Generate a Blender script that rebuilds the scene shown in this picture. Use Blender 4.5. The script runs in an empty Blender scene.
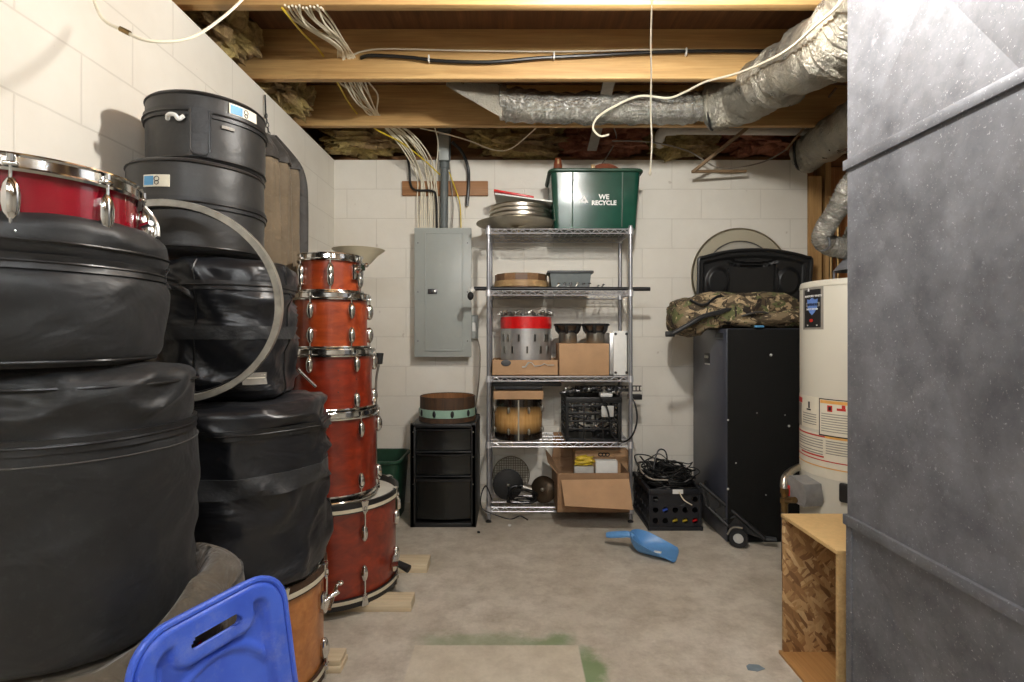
import bpy, bmesh, math, random
from mathutils import Vector, Matrix, noise
PI = math.pi
R = math.radians
random.seed(7)
SC = bpy.context.scene
COL = SC.collection
F, CX, HY, CAMZ = 530.0, 512.0, 335.0, 1.15


def P(px, py, D):
    """photo pixel at a true distance D from the camera -> point in the room"""
    return Vector(((px - CX) / F * D, D, CAMZ + (HY - py) / F * D))


# ------------------------------------------------------------------ mesh builder
class MB:
    def __init__(s):
        s.v = []; s.f = []

    def add(s, vs, fs, M=None):
        o = len(s.v)
        s.v += [tuple(M @ Vector(v)) if M is not None else tuple(v) for v in vs]
        s.f += [tuple(i + o for i in f) for f in fs]
        return s

    def box(s, c, d, bev=0, M=None, rz=0, seg=2):
        bm = bmesh.new()
        bmesh.ops.create_cube(bm, size=1)
        bmesh.ops.scale(bm, vec=d, verts=bm.verts)
        if bev:
            bmesh.ops.bevel(bm, geom=bm.edges[:], offset=min(bev, min(d) * .49), segments=seg, affect='EDGES', profile=.5)
        T = Matrix.Translation(c) @ Matrix.Rotation(rz, 4, 'Z')
        if M is not None: T = M @ T
        bm.verts.index_update()
        s.add([v.co for v in bm.verts], [[v.index for v in f.verts] for f in bm.faces], T)
        bm.free(); return s

    def bx(s, x0, x1, y0, y1, z0, z1, bev=0, M=None):
        return s.box(((x0 + x1) / 2, (y0 + y1) / 2, (z0 + z1) / 2), (x1 - x0, y1 - y0, z1 - z0), bev, M)

    def lathe(s, prof, n=48, M=None, closed=False):
        """prof [(r,z)] revolved round z; r==0 ends become poles; closed joins last to first"""
        vs, rows = [], []
        for r, z in prof:
            if r <= 1e-6:
                rows.append([len(vs)]); vs.append((0, 0, z))
            else:
                rows.append(list(range(len(vs), len(vs) + n)))
                vs += [(r * math.cos(2 * PI * k / n), r * math.sin(2 * PI * k / n), z) for k in range(n)]
        fs = []
        pr = list(zip(rows, rows[1:]))
        if closed: pr.append((rows[-1], rows[0]))
        for a, b in pr:
            if len(a) == 1 and len(b) == 1: continue
            for k in range(n):
                k2 = (k + 1) % n
                if len(a) == 1: fs.append((a[0], b[k2], b[k]))
                elif len(b) == 1: fs.append((a[k], a[k2], b[0]))
                else: fs.append((a[k], a[k2], b[k2], b[k]))
        return s.add(vs, fs, M)

    def cyl(s, a, b, r, n=16, r2=None):
        a, b = Vector(a), Vector(b)
        L = (b - a).length
        q = (b - a).to_track_quat('Z', 'Y').to_matrix().to_4x4()
        r2 = r if r2 is None else r2
        return s.lathe([(0, 0), (r, 0), (r2, L), (0, L)], n, Matrix.Translation(a) @ q)

    def tube(s, pts, r, n=8, closed=False, rf=None, flat=1.0):
        pts = [Vector(p) for p in pts]
        m = len(pts)
        vs, fs = [], []
        up = None
        for i, p in enumerate(pts):
            if closed: t = pts[(i + 1) % m] - pts[i - 1]
            else: t = pts[min(i + 1, m - 1)] - pts[max(i - 1, 0)]
            if t.length < 1e-9: t = Vector((0, 0, 1))
            t.normalize()
            if up is None:
                up = t.orthogonal().normalized()
            up = (up - t * up.dot(t))
            if up.length < 1e-6: up = t.orthogonal()
            up.normalize()
            w = t.cross(up)
            rr = r * (rf(i / (m - 1)) if rf else 1)
            for k in range(n):
                a = 2 * PI * k / n
                vs.append(p + up * (rr * math.cos(a)) + w * (rr * flat * math.sin(a)))
        for i in range(m if closed else m - 1):
            j = (i + 1) % m
            for k in range(n):
                k2 = (k + 1) % n
                fs.append((i * n + k, i * n + k2, j * n + k2, j * n + k))
        if not closed:
            fs.append(tuple(range(n))[::-1]); fs.append(tuple((m - 1) * n + k for k in range(n)))
        return s.add(vs, fs)

    def sphere(s, c, r, n=16, M=None):
        r = (r, r, r) if isinstance(r, (int, float)) else r
        prof = [(math.sin(PI * i / (n // 2)), -math.cos(PI * i / (n // 2))) for i in range(n // 2 + 1)]
        prof[0] = (0, -1); prof[-1] = (0, 1)
        T = Matrix.Translation(c) @ Matrix.Diagonal((r[0], r[1], r[2], 1))
        return s.lathe(prof, n, T if M is None else M @ T)

    def prism(s, poly, z0, z1, M=None):
        n = len(poly)
        vs = [(x, y, z0) for x, y in poly] + [(x, y, z1) for x, y in poly]
        fs = [tuple(range(n))[::-1], tuple(range(n, 2 * n))]
        fs += [(k, (k + 1) % n, n + (k + 1) % n, n + k) for k in range(n)]
        return s.add(vs, fs, M)

    def patch(s, fn, u0, u1, v0, v1, nu, nv, t=.002, back=-.003):
        """closed thin shell over a surface fn(u, v, offset)"""
        vs, fs = [], []
        for off in (t, back):
            for j in range(nv + 1):
                for i in range(nu + 1):
                    vs.append(fn(u0 + (u1 - u0) * i / nu, v0 + (v1 - v0) * j / nv, off))
        N = (nu + 1) * (nv + 1)
        def q(i, j, b=0): return b * N + j * (nu + 1) + i
        for j in range(nv):
            for i in range(nu):
                fs.append((q(i, j), q(i + 1, j), q(i + 1, j + 1), q(i, j + 1)))
                fs.append((q(i, j, 1), q(i, j + 1, 1), q(i + 1, j + 1, 1), q(i + 1, j, 1)))
        for i in range(nu):
            fs.append((q(i, 0), q(i, 0, 1), q(i + 1, 0, 1), q(i + 1, 0)))
            fs.append((q(i, nv), q(i + 1, nv), q(i + 1, nv, 1), q(i, nv, 1)))
        for j in range(nv):
            fs.append((q(0, j), q(0, j + 1), q(0, j + 1, 1), q(0, j, 1)))
            fs.append((q(nu, j), q(nu, j, 1), q(nu, j + 1, 1), q(nu, j + 1)))
        return s.add(vs, fs)

    def build(s, name, m, parent=None, sharp=38, loc=None):
        me = bpy.data.meshes.new(name)
        off = Vector((0, 0, 0))
        if parent is None:
            lo = [min(v[i] for v in s.v) for i in range(3)]; hi = [max(v[i] for v in s.v) for i in range(3)]
            off = Vector(loc) if loc is not None else Vector(((lo[0] + hi[0]) / 2, (lo[1] + hi[1]) / 2, lo[2]))
        me.from_pydata([Vector(v) - off for v in s.v], [], s.f)
        bm = bmesh.new(); bm.from_mesh(me)
        bmesh.ops.recalc_face_normals(bm, faces=bm.faces)
        bm.to_mesh(me); bm.free()
        me.polygons.foreach_set('use_smooth', [True] * len(me.polygons))
        me.set_sharp_from_angle(angle=R(sharp))
        me.materials.append(m)
        o = bpy.data.objects.new(name, me)
        o.location = off
        COL.objects.link(o)
        if parent is not None:
            o.location = (0, 0, 0); o.parent = parent
        return o


def tag(o, label, cat, group=None, kind=None):
    o['label'] = label; o['category'] = cat
    if group: o['group'] = group
    if kind: o['kind'] = kind
    return o


def thing(name, label, cat, loc=(0, 0, 0), rz=0, group=None):
    o = bpy.data.objects.new(name, None)
    o.empty_display_size = .05
    COL.objects.link(o); o.location = loc; o.rotation_euler = (0, 0, rz)
    return tag(o, label, cat, group)


def struct(o):
    o['kind'] = 'structure'; return o


def dup(o, parent=None):
    c = o.copy(); COL.objects.link(c)
    if parent is not None: c.parent = parent
    for ch in [k for k in o.children]: dup(ch, c)
    return c


def smooth(pts, k=8, closed=False):
    """Catmull-Rom through pts"""
    pts = [Vector(p) for p in pts]
    out = []
    m = len(pts)
    rng = range(m) if closed else range(m - 1)
    for i in rng:
        if closed: a, b, c, d = pts[i - 1], pts[i], pts[(i + 1) % m], pts[(i + 2) % m]
        else: a, b, c, d = pts[max(i - 1, 0)], pts[i], pts[i + 1], pts[min(i + 2, m - 1)]
        for j in range(k):
            t = j / k
            out.append(.5 * ((2 * b) + (c - a) * t + (2 * a - 5 * b + 4 * c - d) * t * t + (3 * b - a - 3 * c + d) * t ** 3))
    if not closed: out.append(pts[-1])
    return out


def rrect(w, h, r, n=6, cx=0, cy=0):
    out = []
    for sx, sy, a0 in ((1, 1, 0), (-1, 1, 90), (-1, -1, 180), (1, -1, 270)):
        for k in range(n + 1):
            a = R(a0 + 90 * k / n)
            out.append((cx + sx * (w / 2 - r) + r * math.cos(a), cy + sy * (h / 2 - r) + r * math.sin(a)))
    return out


def text_mb(body, size, M, ext=.0006, bold=0, align='CENTER'):
    cu = bpy.data.curves.new('txt', 'FONT')
    cu.body = body; cu.size = size; cu.extrude = ext; cu.align_x = align; cu.align_y = 'CENTER'; cu.offset = bold
    cu.resolution_u = 3
    o = bpy.data.objects.new('txt', cu); COL.objects.link(o)
    dg = bpy.context.evaluated_depsgraph_get()
    me = bpy.data.meshes.new_from_object(o.evaluated_get(dg))
    mb = MB().add([v.co for v in me.vertices], [tuple(p.vertices) for p in me.polygons], M)
    bpy.data.objects.remove(o); bpy.data.curves.remove(cu); bpy.data.meshes.remove(me)
    return mb


def facing(c, normal=(0, -1, 0), up=(0, 0, 1)):
    """matrix putting local xy into a plane that faces `normal`"""
    z = Vector(normal).normalized(); x = Vector(up).cross(z).normalized(); y = z.cross(x)
    M = Matrix((x, y, z)).transposed().to_4x4(); M.translation = c
    return M


# ------------------------------------------------------------------ materials
def lin(c):
    return tuple((v / 255 / 12.92 if v / 255 <= .04045 else ((v / 255 + .055) / 1.055) ** 2.4) for v in c)


class NT:
    def __init__(s, name):
        s.m = bpy.data.materials.new(name); s.m.use_nodes = True
        s.n = s.m.node_tree.nodes; s.l = s.m.node_tree.links
        s.b = s.n['Principled BSDF']

    def node(s, t, **kw):
        n = s.n.new(t)
        for k, v in kw.items():
            if k in n.inputs: 
                n.inputs[k].default_value = v
            else: setattr(n, k, v)
        return n

    def coord(s, scale=(1, 1, 1), out='Object', rot=(0, 0, 0), loc=(0, 0, 0)):
        tc = s.node('ShaderNodeTexCoord'); mp = s.node('ShaderNodeMapping')
        mp.inputs['Scale'].default_value = scale; mp.inputs['Rotation'].default_value = rot; mp.inputs['Location'].default_value = loc
        s.l.new(tc.outputs[out], mp.inputs['Vector'])
        return mp.outputs[0]

    def noise(s, vec, scale, detail=4, rough=.55, dist=0):
        n = s.node('ShaderNodeTexNoise'); n.inputs['Scale'].default_value = scale; n.inputs['Detail'].default_value = detail
        n.inputs['Roughness'].default_value = rough; n.inputs['Distortion'].default_value = dist
        s.l.new(vec, n.inputs['Vector']); return n.outputs['Fac']

    def ramp(s, fac, stops, interp='LINEAR'):
        r = s.node('ShaderNodeValToRGB'); r.color_ramp.interpolation = interp
        e = r.color_ramp.elements
        while len(e) < len(stops): e.new(.5)
        for k, (p, c) in enumerate(stops):
            e[k].position = p; e[k].color = (c[0], c[1], c[2], 1) if not isinstance(c, (int, float)) else (c, c, c, 1)
        s.l.new(fac, r.inputs[0]); return r.outputs[0]

    def mix(s, fac, a, b, blend='MIX'):
        m = s.node('ShaderNodeMix', data_type='RGBA', blend_type=blend)
        for sock, v in ((m.inputs[0], fac), (m.inputs[6], a), (m.inputs[7], b)):
            if isinstance(v, bpy.types.NodeSocket): s.l.new(v, sock)
            elif isinstance(v, (int, float)): sock.default_value = v
            else: sock.default_value = (*v, 1)
        return m.outputs[2]

    def math(s, op, a, b=0.0):
        m = s.node('ShaderNodeMath', operation=op)
        for sock, v in ((m.inputs[0], a), (m.inputs[1], b)):
            if isinstance(v, bpy.types.NodeSocket): s.l.new(v, sock)
            else: sock.default_value = v
        return m.outputs[0]

    def bump(s, h, strength=.3, dist=.01, prev=None):
        b = s.node('ShaderNodeBump'); b.inputs['Strength'].default_value = strength; b.inputs['Distance'].default_value = dist
        s.l.new(h, b.inputs['Height'])
        if prev is not None: s.l.new(prev, b.inputs['Normal'])
        s.l.new(b.outputs[0], s.b.inputs['Normal']); return b.outputs[0]

    def set(s, **kw):
        for k, v in kw.items():
            i = s.b.inputs[k.replace('_', ' ')]
            if isinstance(v, bpy.types.NodeSocket): s.l.new(v, i)
            elif isinstance(v, (int, float)): i.default_value = v
            else: i.default_value = (*v, 1)
        return s


def plain(name, rgb, rough=.5, metal=0, var=.12, scale=30, bump=0, coat=0, spec=.5):
    t = NT(name); c = lin(rgb)
    v = t.coord()
    f = t.noise(v, scale, 3)
    a = tuple(x * (1 - var) for x in c); b = tuple(min(1, x * (1 + var)) for x in c)
    t.set(Base_Color=t.ramp(f, [(.3, a), (.7, b)]), Roughness=rough, Metallic=metal, Coat_Weight=coat)
    t.b.inputs['Specular IOR Level'].default_value = spec
    if coat: t.b.inputs['Coat Roughness'].default_value = .08
    if bump: t.bump(f, bump, .004)
    return t.m


def wood(name, dark, light, axis=0, rough=.55, coat=0, scale=1.0, knots=True, grain=1.0):
    """grain running along axis"""
    t = NT(name)
    sc = [14.0 * scale] * 3; sc[axis] = .9 * scale
    v = t.coord(tuple(sc))
    f = t.noise(v, 2.2, 6, .62, .6)
    sc2 = [60.0 * scale] * 3; sc2[axis] = 2 * scale
    f2 = t.noise(t.coord(tuple(sc2)), 2, 3)
    col = t.ramp(f, [(.28, lin(dark)), (.55, tuple((a + b) / 2 for a, b in zip(lin(dark), lin(light)))), (.75, lin(light))])
    col = t.mix(.25 * grain, col, t.ramp(f2, [(.3, .25), (.7, 1.0)]), 'MULTIPLY')
    if knots:
        k = t.noise(t.coord((2.2, 2.2, 2.2)), 1.6, 2)
        col = t.mix(t.ramp(k, [(.66, 0.0), (.74, .55)]), col, lin([x * .5 for x in dark]))
    t.set(Base_Color=col, Roughness=rough, Coat_Weight=coat)
    t.b.inputs['Coat Roughness'].default_value = .1
    t.bump(f2, .15, .002)
    return t.m


def fabric(name, rgb, rough=.6, wr=.5, sheen=.15, wscale=9, weave=900, dust=.25):
    t = NT(name); c = lin(rgb)
    v = t.coord()
    n1 = t.noise(v, 5, 5)
    n2 = t.noise(v, 55, 4, .7)
    col = t.ramp(n1, [(.3, tuple(x * .75 for x in c)), (.7, tuple(x * 1.25 for x in c))])
    col = t.mix(t.ramp(n2, [(.55, 0.0), (.8, dust)]), col, tuple(min(1, x * 2.6 + .02) for x in c))
    t.set(Base_Color=col, Roughness=rough, Sheen_Weight=sheen)
    t.b.inputs['Sheen Roughness'].default_value = .5
    w = t.noise(t.coord((1, 1, 1.5)), wscale, 3, .5, 1.2)
    b = t.bump(w, wr, .03)
    t.bump(t.noise(v, weave, 1), .12, .001, b)
    return t.m


M = {}
def mats():
    # block wall: paint over blockwork, uv from object coords
    for nm, perm in (('wall_x', 0), ('wall_y', 1)):
        t = NT('painted_block_' + nm)
        tc = t.node('ShaderNodeTexCoord'); sp = t.node('ShaderNodeSeparateXYZ'); cb = t.node('ShaderNodeCombineXYZ')
        geo = t.node('ShaderNodeNewGeometry')
        t.l.new(geo.outputs['Position'], sp.inputs[0])
        t.l.new(sp.outputs[perm], cb.inputs[0]); t.l.new(sp.outputs[2], cb.inputs[1])
        mp = t.node('ShaderNodeMapping'); mp.inputs['Location'].default_value = (.12, .083, 0)
        t.l.new(cb.outputs[0], mp.inputs[0])
        br = t.node('ShaderNodeTexBrick'); br.offset = .5
        br.inputs['Scale'].default_value = 1; br.inputs['Brick Width'].default_value = .4064; br.inputs['Row Height'].default_value = .2032
        br.inputs['Mortar Size'].default_value = .004; br.inputs['Mortar Smooth'].default_value = .6
        t.l.new(mp.outputs[0], br.inputs['Vector'])
        v = t.coord()
        n = t.noise(v, 2.2, 6, .6); n2 = t.noise(v, 26, 4, .6)
        base = t.ramp(n, [(.25, lin((218, 212, 200))), (.75, lin((234, 230, 220)))])
        spots = t.ramp(t.noise(v, 17, 2, .5), [(.745, 0.0), (.79, .35)])
        base = t.mix(spots, base, lin((150, 132, 112)))
        base = t.mix(t.math('MULTIPLY', br.outputs['Fac'], .22), base, lin((150, 140, 125)))
        t.set(Base_Color=base, Roughness=.62)
        b = t.bump(t.math('SUBTRACT', 1.0, br.outputs['Fac']), .32, .004)
        t.bump(n2, .25, .004, b)
        M[nm] = t.m
    # concrete floor with a lighter slab patch and green overspray round it
    t = NT('concrete')
    geo = t.node('ShaderNodeNewGeometry'); pos = geo.outputs['Position']
    n1 = t.noise(pos, 1.7, 8, .62, .4); n2 = t.noise(pos, 9, 8, .7); n3 = t.noise(pos, 60, 4, .7)
    col = t.ramp(n1, [(.25, lin((182, 173, 157))), (.5, lin((206, 198, 183))), (.75, lin((221, 214, 202)))])
    col = t.mix(t.ramp(n2, [(.3, .6), (.58, 0.0)]), col, lin((146, 132, 112)))
    col = t.mix(t.ramp(n2, [(.62, 0.0), (.8, .5)]), col, lin((205, 198, 184)))
    col = t.mix(.3, col, t.ramp(n3, [(.3, .55), (.7, 1.0)]), 'MULTIPLY')
    sp = t.node('ShaderNodeSeparateXYZ'); t.l.new(pos, sp.inputs[0])
    nz = t.math('MULTIPLY', t.math('SUBTRACT', t.noise(pos, 7, 6, .65), .5), .22)
    def band(axis, a, b, soft, wob=True):
        x = sp.outputs[axis]
        if wob: x = t.math('ADD', x, nz)
        lo = t.node('ShaderNodeMapRange', interpolation_type='SMOOTHSTEP'); hi = t.node('ShaderNodeMapRange', interpolation_type='SMOOTHSTEP')
        t.l.new(x, lo.inputs[0]); t.l.new(x, hi.inputs[0])
        lo.inputs[1].default_value = a - soft; lo.inputs[2].default_value = a + soft
        hi.inputs[1].default_value = b - soft; hi.inputs[2].default_value = b + soft
        return t.math('MULTIPLY', lo.outputs[0], t.math('SUBTRACT', 1.0, hi.outputs[0]))
    rect = t.math('MULTIPLY', band(0, -.36, .245, .004, False), band(1, .8, 1.965, .004, False))
    g1 = t.math('MULTIPLY', band(0, -.34, .2, .06), band(1, 1.93, 2.03, .035))
    g1 = t.math('MULTIPLY', g1, t.ramp(sp.outputs[0], [(0, .55), (.2, 1.0)]))
    g2 = t.math('MULTIPLY', band(0, .22, .31, .03), band(1, 1.3, 1.93, .05))
    g = t.math('MULTIPLY', t.math('MAXIMUM', g1, g2), t.math('SUBTRACT', 1.0, rect))
    col = t.mix(t.math('MULTIPLY', rect, .35), col, lin((218, 207, 182)))
    col = t.mix(t.math('MULTIPLY', g, .8), col, lin((104, 136, 84)))
    t.set(Base_Color=col, Roughness=t.ramp(n2, [(.3, .5), (.7, .75)]))
    b = t.bump(n2, .25, .01); t.bump(n3, .25, .003, b)
    M['concrete'] = t.m

    M['joist'] = wood('pine_joist', (182, 140, 86), (222, 184, 124), 0, .6)
    M['subfloor'] = wood('plywood_subfloor', (92, 60, 36), (136, 92, 56), 1, .75)
    M['rim'] = wood('rim_board', (112, 76, 46), (150, 106, 64), 0, .7)
    M['stud'] = wood('stud_pine', (168, 126, 76), (210, 170, 114), 2, .65)
    M['sheath'] = wood('orange_sheathing', (156, 100, 56), (190, 132, 80), 2, .7)
    M['board'] = wood('wiring_board', (146, 100, 62), (188, 138, 92), 0, .6)
    M['block'] = wood('pale_pine', (206, 186, 150), (232, 216, 186), 0, .65, knots=False)
    M['brace'] = wood('brace_wood', (120, 96, 68), (158, 130, 98), 0, .7)
    M['redwood'] = wood('red_lacquer', (94, 19, 4), (156, 50, 15), 0, .35, .6, .7, False, .5)
    M['redwood2'] = wood('red_lacquer_warm', (116, 32, 7), (182, 78, 26), 0, .35, .6, .7, False, .5)
    M['maple'] = wood('amber_maple', (164, 96, 42), (204, 138, 74), 0, .38, .5, .8, False, .5)
    M['hoopwood'] = wood('segment_hoop', (164, 128, 84), (210, 180, 132), 0, .5)
    M['hoopdark'] = wood('segment_hoop_dark', (92, 64, 44), (128, 94, 66), 0, .5)
    M['oldshell'] = wood('worn_shell', (52, 40, 30), (96, 66, 42), 2, .7)
    M['shellin'] = wood('shell_inside', (120, 78, 44), (168, 116, 72), 2, .7)
    M['mdf'] = plain('mdf_board', (206, 172, 118), .7, var=.06, scale=60)
    M['tanboard'] = wood('tan_board', (178, 142, 92), (208, 176, 124), 1, .65, knots=False)
    # osb: strands lying in two crossing directions
    t = NT('osb')
    def strands(rot, sc):
        mp = t.coord((1, 1, 1), rot=rot); m2 = t.node('ShaderNodeMapping'); m2.inputs['Scale'].default_value = sc; t.l.new(mp, m2.inputs[0])
        wob = t.node('ShaderNodeTexNoise'); wob.inputs['Scale'].default_value = 14; t.l.new(mp, wob.inputs['Vector'])
        mm = t.node('ShaderNodeMix', data_type='VECTOR'); mm.inputs[0].default_value = .05
        t.l.new(m2.outputs[0], mm.inputs[4]); t.l.new(wob.outputs['Color'], mm.inputs[5])
        vo = t.node('ShaderNodeTexVoronoi'); vo.inputs['Scale'].default_value = 26; t.l.new(mm.outputs[1], vo.inputs['Vector'])
        sc_ = t.node('ShaderNodeSeparateColor'); t.l.new(vo.outputs['Color'], sc_.inputs[0]); return sc_.outputs
    a = strands((0, R(35), 0), (3.2, 1, .8)); b = strands((0, R(-50), 0), (3.0, 1, .8))
    stops = [(0, lin((126, 90, 56))), (.3, lin((160, 120, 78))), (.7, lin((184, 146, 98))), (1, lin((210, 178, 132)))]
    col = t.mix(t.ramp(a[1], [(.5, 0.0), (.52, 1.0)]), t.ramp(a[0], stops), t.ramp(b[0], stops))
    gr = t.noise(t.coord((60, 60, 12)), 3, 4)
    col = t.mix(.35, col, t.ramp(gr, [(.3, .5), (.7, 1.0)]), 'MULTIPLY')
    t.set(Base_Color=col, Roughness=.6); t.bump(a[2], .3, .002); M['osb'] = t.m

    M['black_bag'] = fabric('black_nylon_bag', (23, 24, 26), .5, .34, .07, 4.5, dust=.35)
    M['black_bag2'] = fabric('black_nylon_bag_worn', (48, 48, 48), .6, .5, .3)
    M['shiny_bag'] = fabric('shiny_black_bag', (22, 23, 27), .34, .6, .04, 4, dust=.06)
    M['case'] = fabric('semi_rigid_case', (33, 32, 31), .46, .14, .07, 4)
    M['brown_bag'] = fabric('grey_brown_bag', (82, 73, 60), .8, .8, .25, 7)
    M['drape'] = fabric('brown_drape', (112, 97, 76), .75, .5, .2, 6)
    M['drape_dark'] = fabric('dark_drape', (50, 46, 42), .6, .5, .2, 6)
    M['zipper'] = plain('zipper_tape', (26, 26, 27), .45)
    M['webbing'] = fabric('webbing', (34, 35, 37), .5, .1, .1, 30, 500)
    M['piping'] = plain('piping', (22, 22, 23), .35)
    M['chrome'] = plain('chrome', (214, 214, 212), .12, 1, .05, 8)
    M['dullchrome'] = plain('dull_chrome', (176, 174, 168), .28, 1, .15, 14)
    M['darksteel'] = plain('dark_steel', (96, 96, 98), .35, 1, .2, 20)
    M['steel'] = plain('brushed_steel_shell', (186, 186, 186), .34, .7, .15, 10)
    M['alu'] = plain('aluminium', (196, 190, 178), .32, 1, .1, 12)
    M['bronze'] = plain('cymbal_bronze', (150, 142, 122), .33, 1, .18, 16)
    M['redgloss'] = plain('deep_red_gloss', (128, 4, 26), .16, 0, .12, 5, coat=1)
    M['redband'] = plain('bright_red_wrap', (206, 22, 24), .3, coat=.4)
    M['black'] = plain('black_plastic', (26, 26, 27), .42)
    M['blackgloss'] = plain('black_drawer_plastic', (20, 21, 20), .26)
    M['rubber'] = plain('black_rubber', (22, 22, 22), .7)
    M['black_ptd'] = plain('black_painted_side', (66, 69, 80), .36, var=.1, scale=7)
    M['grille'] = plain('black_front_carpet', (22, 22, 21), .85, var=.3, scale=200, bump=.4, spec=.2)
    M['white'] = plain('white_plastic', (226, 226, 222), .45, var=.03)
    M['cream'] = plain('cream_hoop_inlay', (208, 200, 178), .4, var=.08)
    M['head'] = plain('coated_drumhead', (206, 202, 190), .6, var=.08, scale=9)
    M['cardboard'] = plain('cardboard', (180, 144, 108), .8, var=.07, scale=12)
    M['cardboard_dark'] = plain('cardboard_brown', (148, 116, 86), .8, var=.09, scale=12)
    M['cable_white'] = plain('white_cable', (222, 214, 192), .45, var=.05)
    M['cable_yellow'] = plain('yellow_cable', (214, 186, 44), .45, var=.05)
    M['cable_black'] = plain('black_cable', (18, 18, 19), .4)
    M['cable_grey'] = plain('grey_cable', (146, 138, 126), .5)
    M['panel'] = plain('grey_enamel', (160, 165, 161), .42, var=.04, scale=6)
    M['paneldk'] = plain('grey_pvc_conduit', (96, 102, 102), .5, var=.06)
    M['pvc'] = plain('white_pvc', (196, 192, 184), .4, var=.05)
    t = NT('blue_plastic_lid'); v = t.coord()
    col = t.ramp(t.noise(v, 9, 3), [(.3, lin((58, 92, 208))), (.7, lin((76, 112, 224)))])
    col = t.mix(t.ramp(t.noise(v, 11, 7, .75), [(.52, 0.0), (.72, .42)]), col, lin((150, 164, 214)))
    t.set(Base_Color=col, Roughness=t.ramp(t.noise(v, 11, 7, .75), [(.45, .34), (.7, .6)])); M['blue_lid'] = t.m
    M['blue_pan'] = plain('blue_dustpan', (98, 154, 212), .35, var=.06)
    M['green_tub'] = plain('dark_green_tub', (30, 66, 48), .45, var=.15)
    M['mint'] = plain('mint_wrap', (146, 178, 160), .4, var=.08)
    M['grey_box'] = plain('grey_plastic_box', (96, 104, 104), .5, var=.06)
    M['heater'] = plain('heater_enamel', (206, 202, 188), .42, var=.02, scale=4)
    M['paper'] = plain('label_paper', (224, 218, 200), .6, var=.03)
    M['ink'] = plain('black_ink', (24, 24, 26), .5)
    M['inkgrey'] = plain('grey_print', (140, 136, 128), .6)
    M['inkred'] = plain('red_print', (190, 44, 34), .5)
    M['inkblue'] = plain('blue_print', (84, 150, 196), .5)
    M['shield'] = plain('shield_blue', (96, 130, 196), .4)
    M['orange_ink'] = plain('orange_print', (226, 170, 90), .5)
    M['leather'] = plain('brown_leather', (120, 62, 36), .45, var=.25)
    M['brass'] = plain('brass', (140, 116, 78), .42, 1)
    M['frost'] = plain('frosted_cream_glass', (214, 204, 176), .4, var=.03)
    M['yellowbag'] = plain('yellow_wrap', (208, 178, 46), .5, var=.2)
    M['tape'] = plain('blue_grey_tape', (124, 140, 150), .6)
    M['skin_ply'] = M['mdf']
    # insulation
    t = NT('fibreglass'); v = t.coord()
    n = t.noise(v, 22, 6, .75); n2 = t.noise(v, 5, 3)
    c = t.mix(t.ramp(n2, [(.4, 0.0), (.65, 1.0)]), t.ramp(n, [(.3, lin((110, 92, 54))), (.7, lin((206, 184, 116)))]), t.ramp(n, [(.3, lin((92, 70, 44))), (.7, lin((160, 132, 92)))]))
    t.set(Base_Color=c, Roughness=.95); t.bump(n, 1.0, .02); M['insul'] = t.m
    t = NT('fibreglass_pink'); v = t.coord()
    n = t.noise(v, 22, 6, .75)
    t.set(Base_Color=t.ramp(n, [(.3, lin((104, 58, 40))), (.7, lin((176, 112, 84)))]), Roughness=.95); t.bump(n, 1.0, .02); M['insul_pink'] = t.m
    # galvanised sheet
    t = NT('galvanised_sheet'); v = t.coord()
    vo = t.node('ShaderNodeTexVoronoi'); vo.inputs['Scale'].default_value = 55; t.l.new(v, vo.inputs['Vector'])
    sepc = t.node('ShaderNodeSeparateColor'); t.l.new(vo.outputs['Color'], sepc.inputs[0])
    n = t.noise(v, 5, 6, .65); n2 = t.noise(v, 130, 3, .7); n3 = t.noise(v, 14, 6, .75)
    col = t.ramp(n, [(.3, lin((92, 94, 100))), (.7, lin((136, 138, 144)))])
    col = t.mix(.22, col, t.ramp(sepc.outputs[0], [(0, .6), (1, 1.0)]), 'MULTIPLY')
    col = t.mix(t.ramp(n3, [(.6, 0.0), (.75, .3)]), col, lin((196, 196, 198)))
    col = t.mix(t.ramp(n2, [(.62, 0.0), (.72, .6)]), col, lin((206, 207, 210)))
    rg = t.math('ADD', t.math('MULTIPLY', sepc.outputs[1], .12), t.ramp(n, [(.3, .46), (.7, .60)]))
    t.set(Base_Color=col, Metallic=.5, Roughness=rg); t.bump(n2, .08, .002); M['galv'] = t.m
    # foil flex duct
    for nm, dusty in (('foil', .1), ('foil_dusty', .38)):
        t = NT('crinkled_' + nm); v = t.coord()
        n = t.noise(v, 34, 5, .65, 1.5); n2 = t.noise(v, 7, 4, .6)
        geo = t.node('ShaderNodeNewGeometry'); sp = t.node('ShaderNodeSeparateXYZ'); t.l.new(geo.outputs['Normal'], sp.inputs[0])
        col = t.ramp(n2, [(.3, lin((150, 150, 146))), (.7, lin((186, 184, 176)))])
        dm = t.math('MULTIPLY', t.ramp(n2, [(.35, .3), (.7, 1.0)]), dusty)
        col = t.mix(dm, col, lin((172, 156, 118)))
        t.set(Base_Color=col, Metallic=t.math('SUBTRACT', .9, t.math('MULTIPLY', dm, .75)), Roughness=t.math('ADD', .22, t.math('MULTIPLY', dm, .45)))
        t.bump(n, .8, .02); M[nm] = t.m
    # sunburst shell: dark edges are in the finish itself, by height
    t = NT('sunburst_finish'); tc = t.node('ShaderNodeTexCoord'); sp = t.node('ShaderNodeSeparateXYZ'); t.l.new(tc.outputs['Generated'], sp.inputs[0])
    g = t.noise(t.coord((30, 30, 4)), 2, 4)
    amb = t.ramp(g, [(.3, lin((178, 132, 76))), (.7, lin((206, 164, 104)))])
    msk = t.ramp(sp.outputs[2], [(.14, 0.0), (.42, 1.0), (.58, 1.0), (.84, 0.0)])
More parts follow.
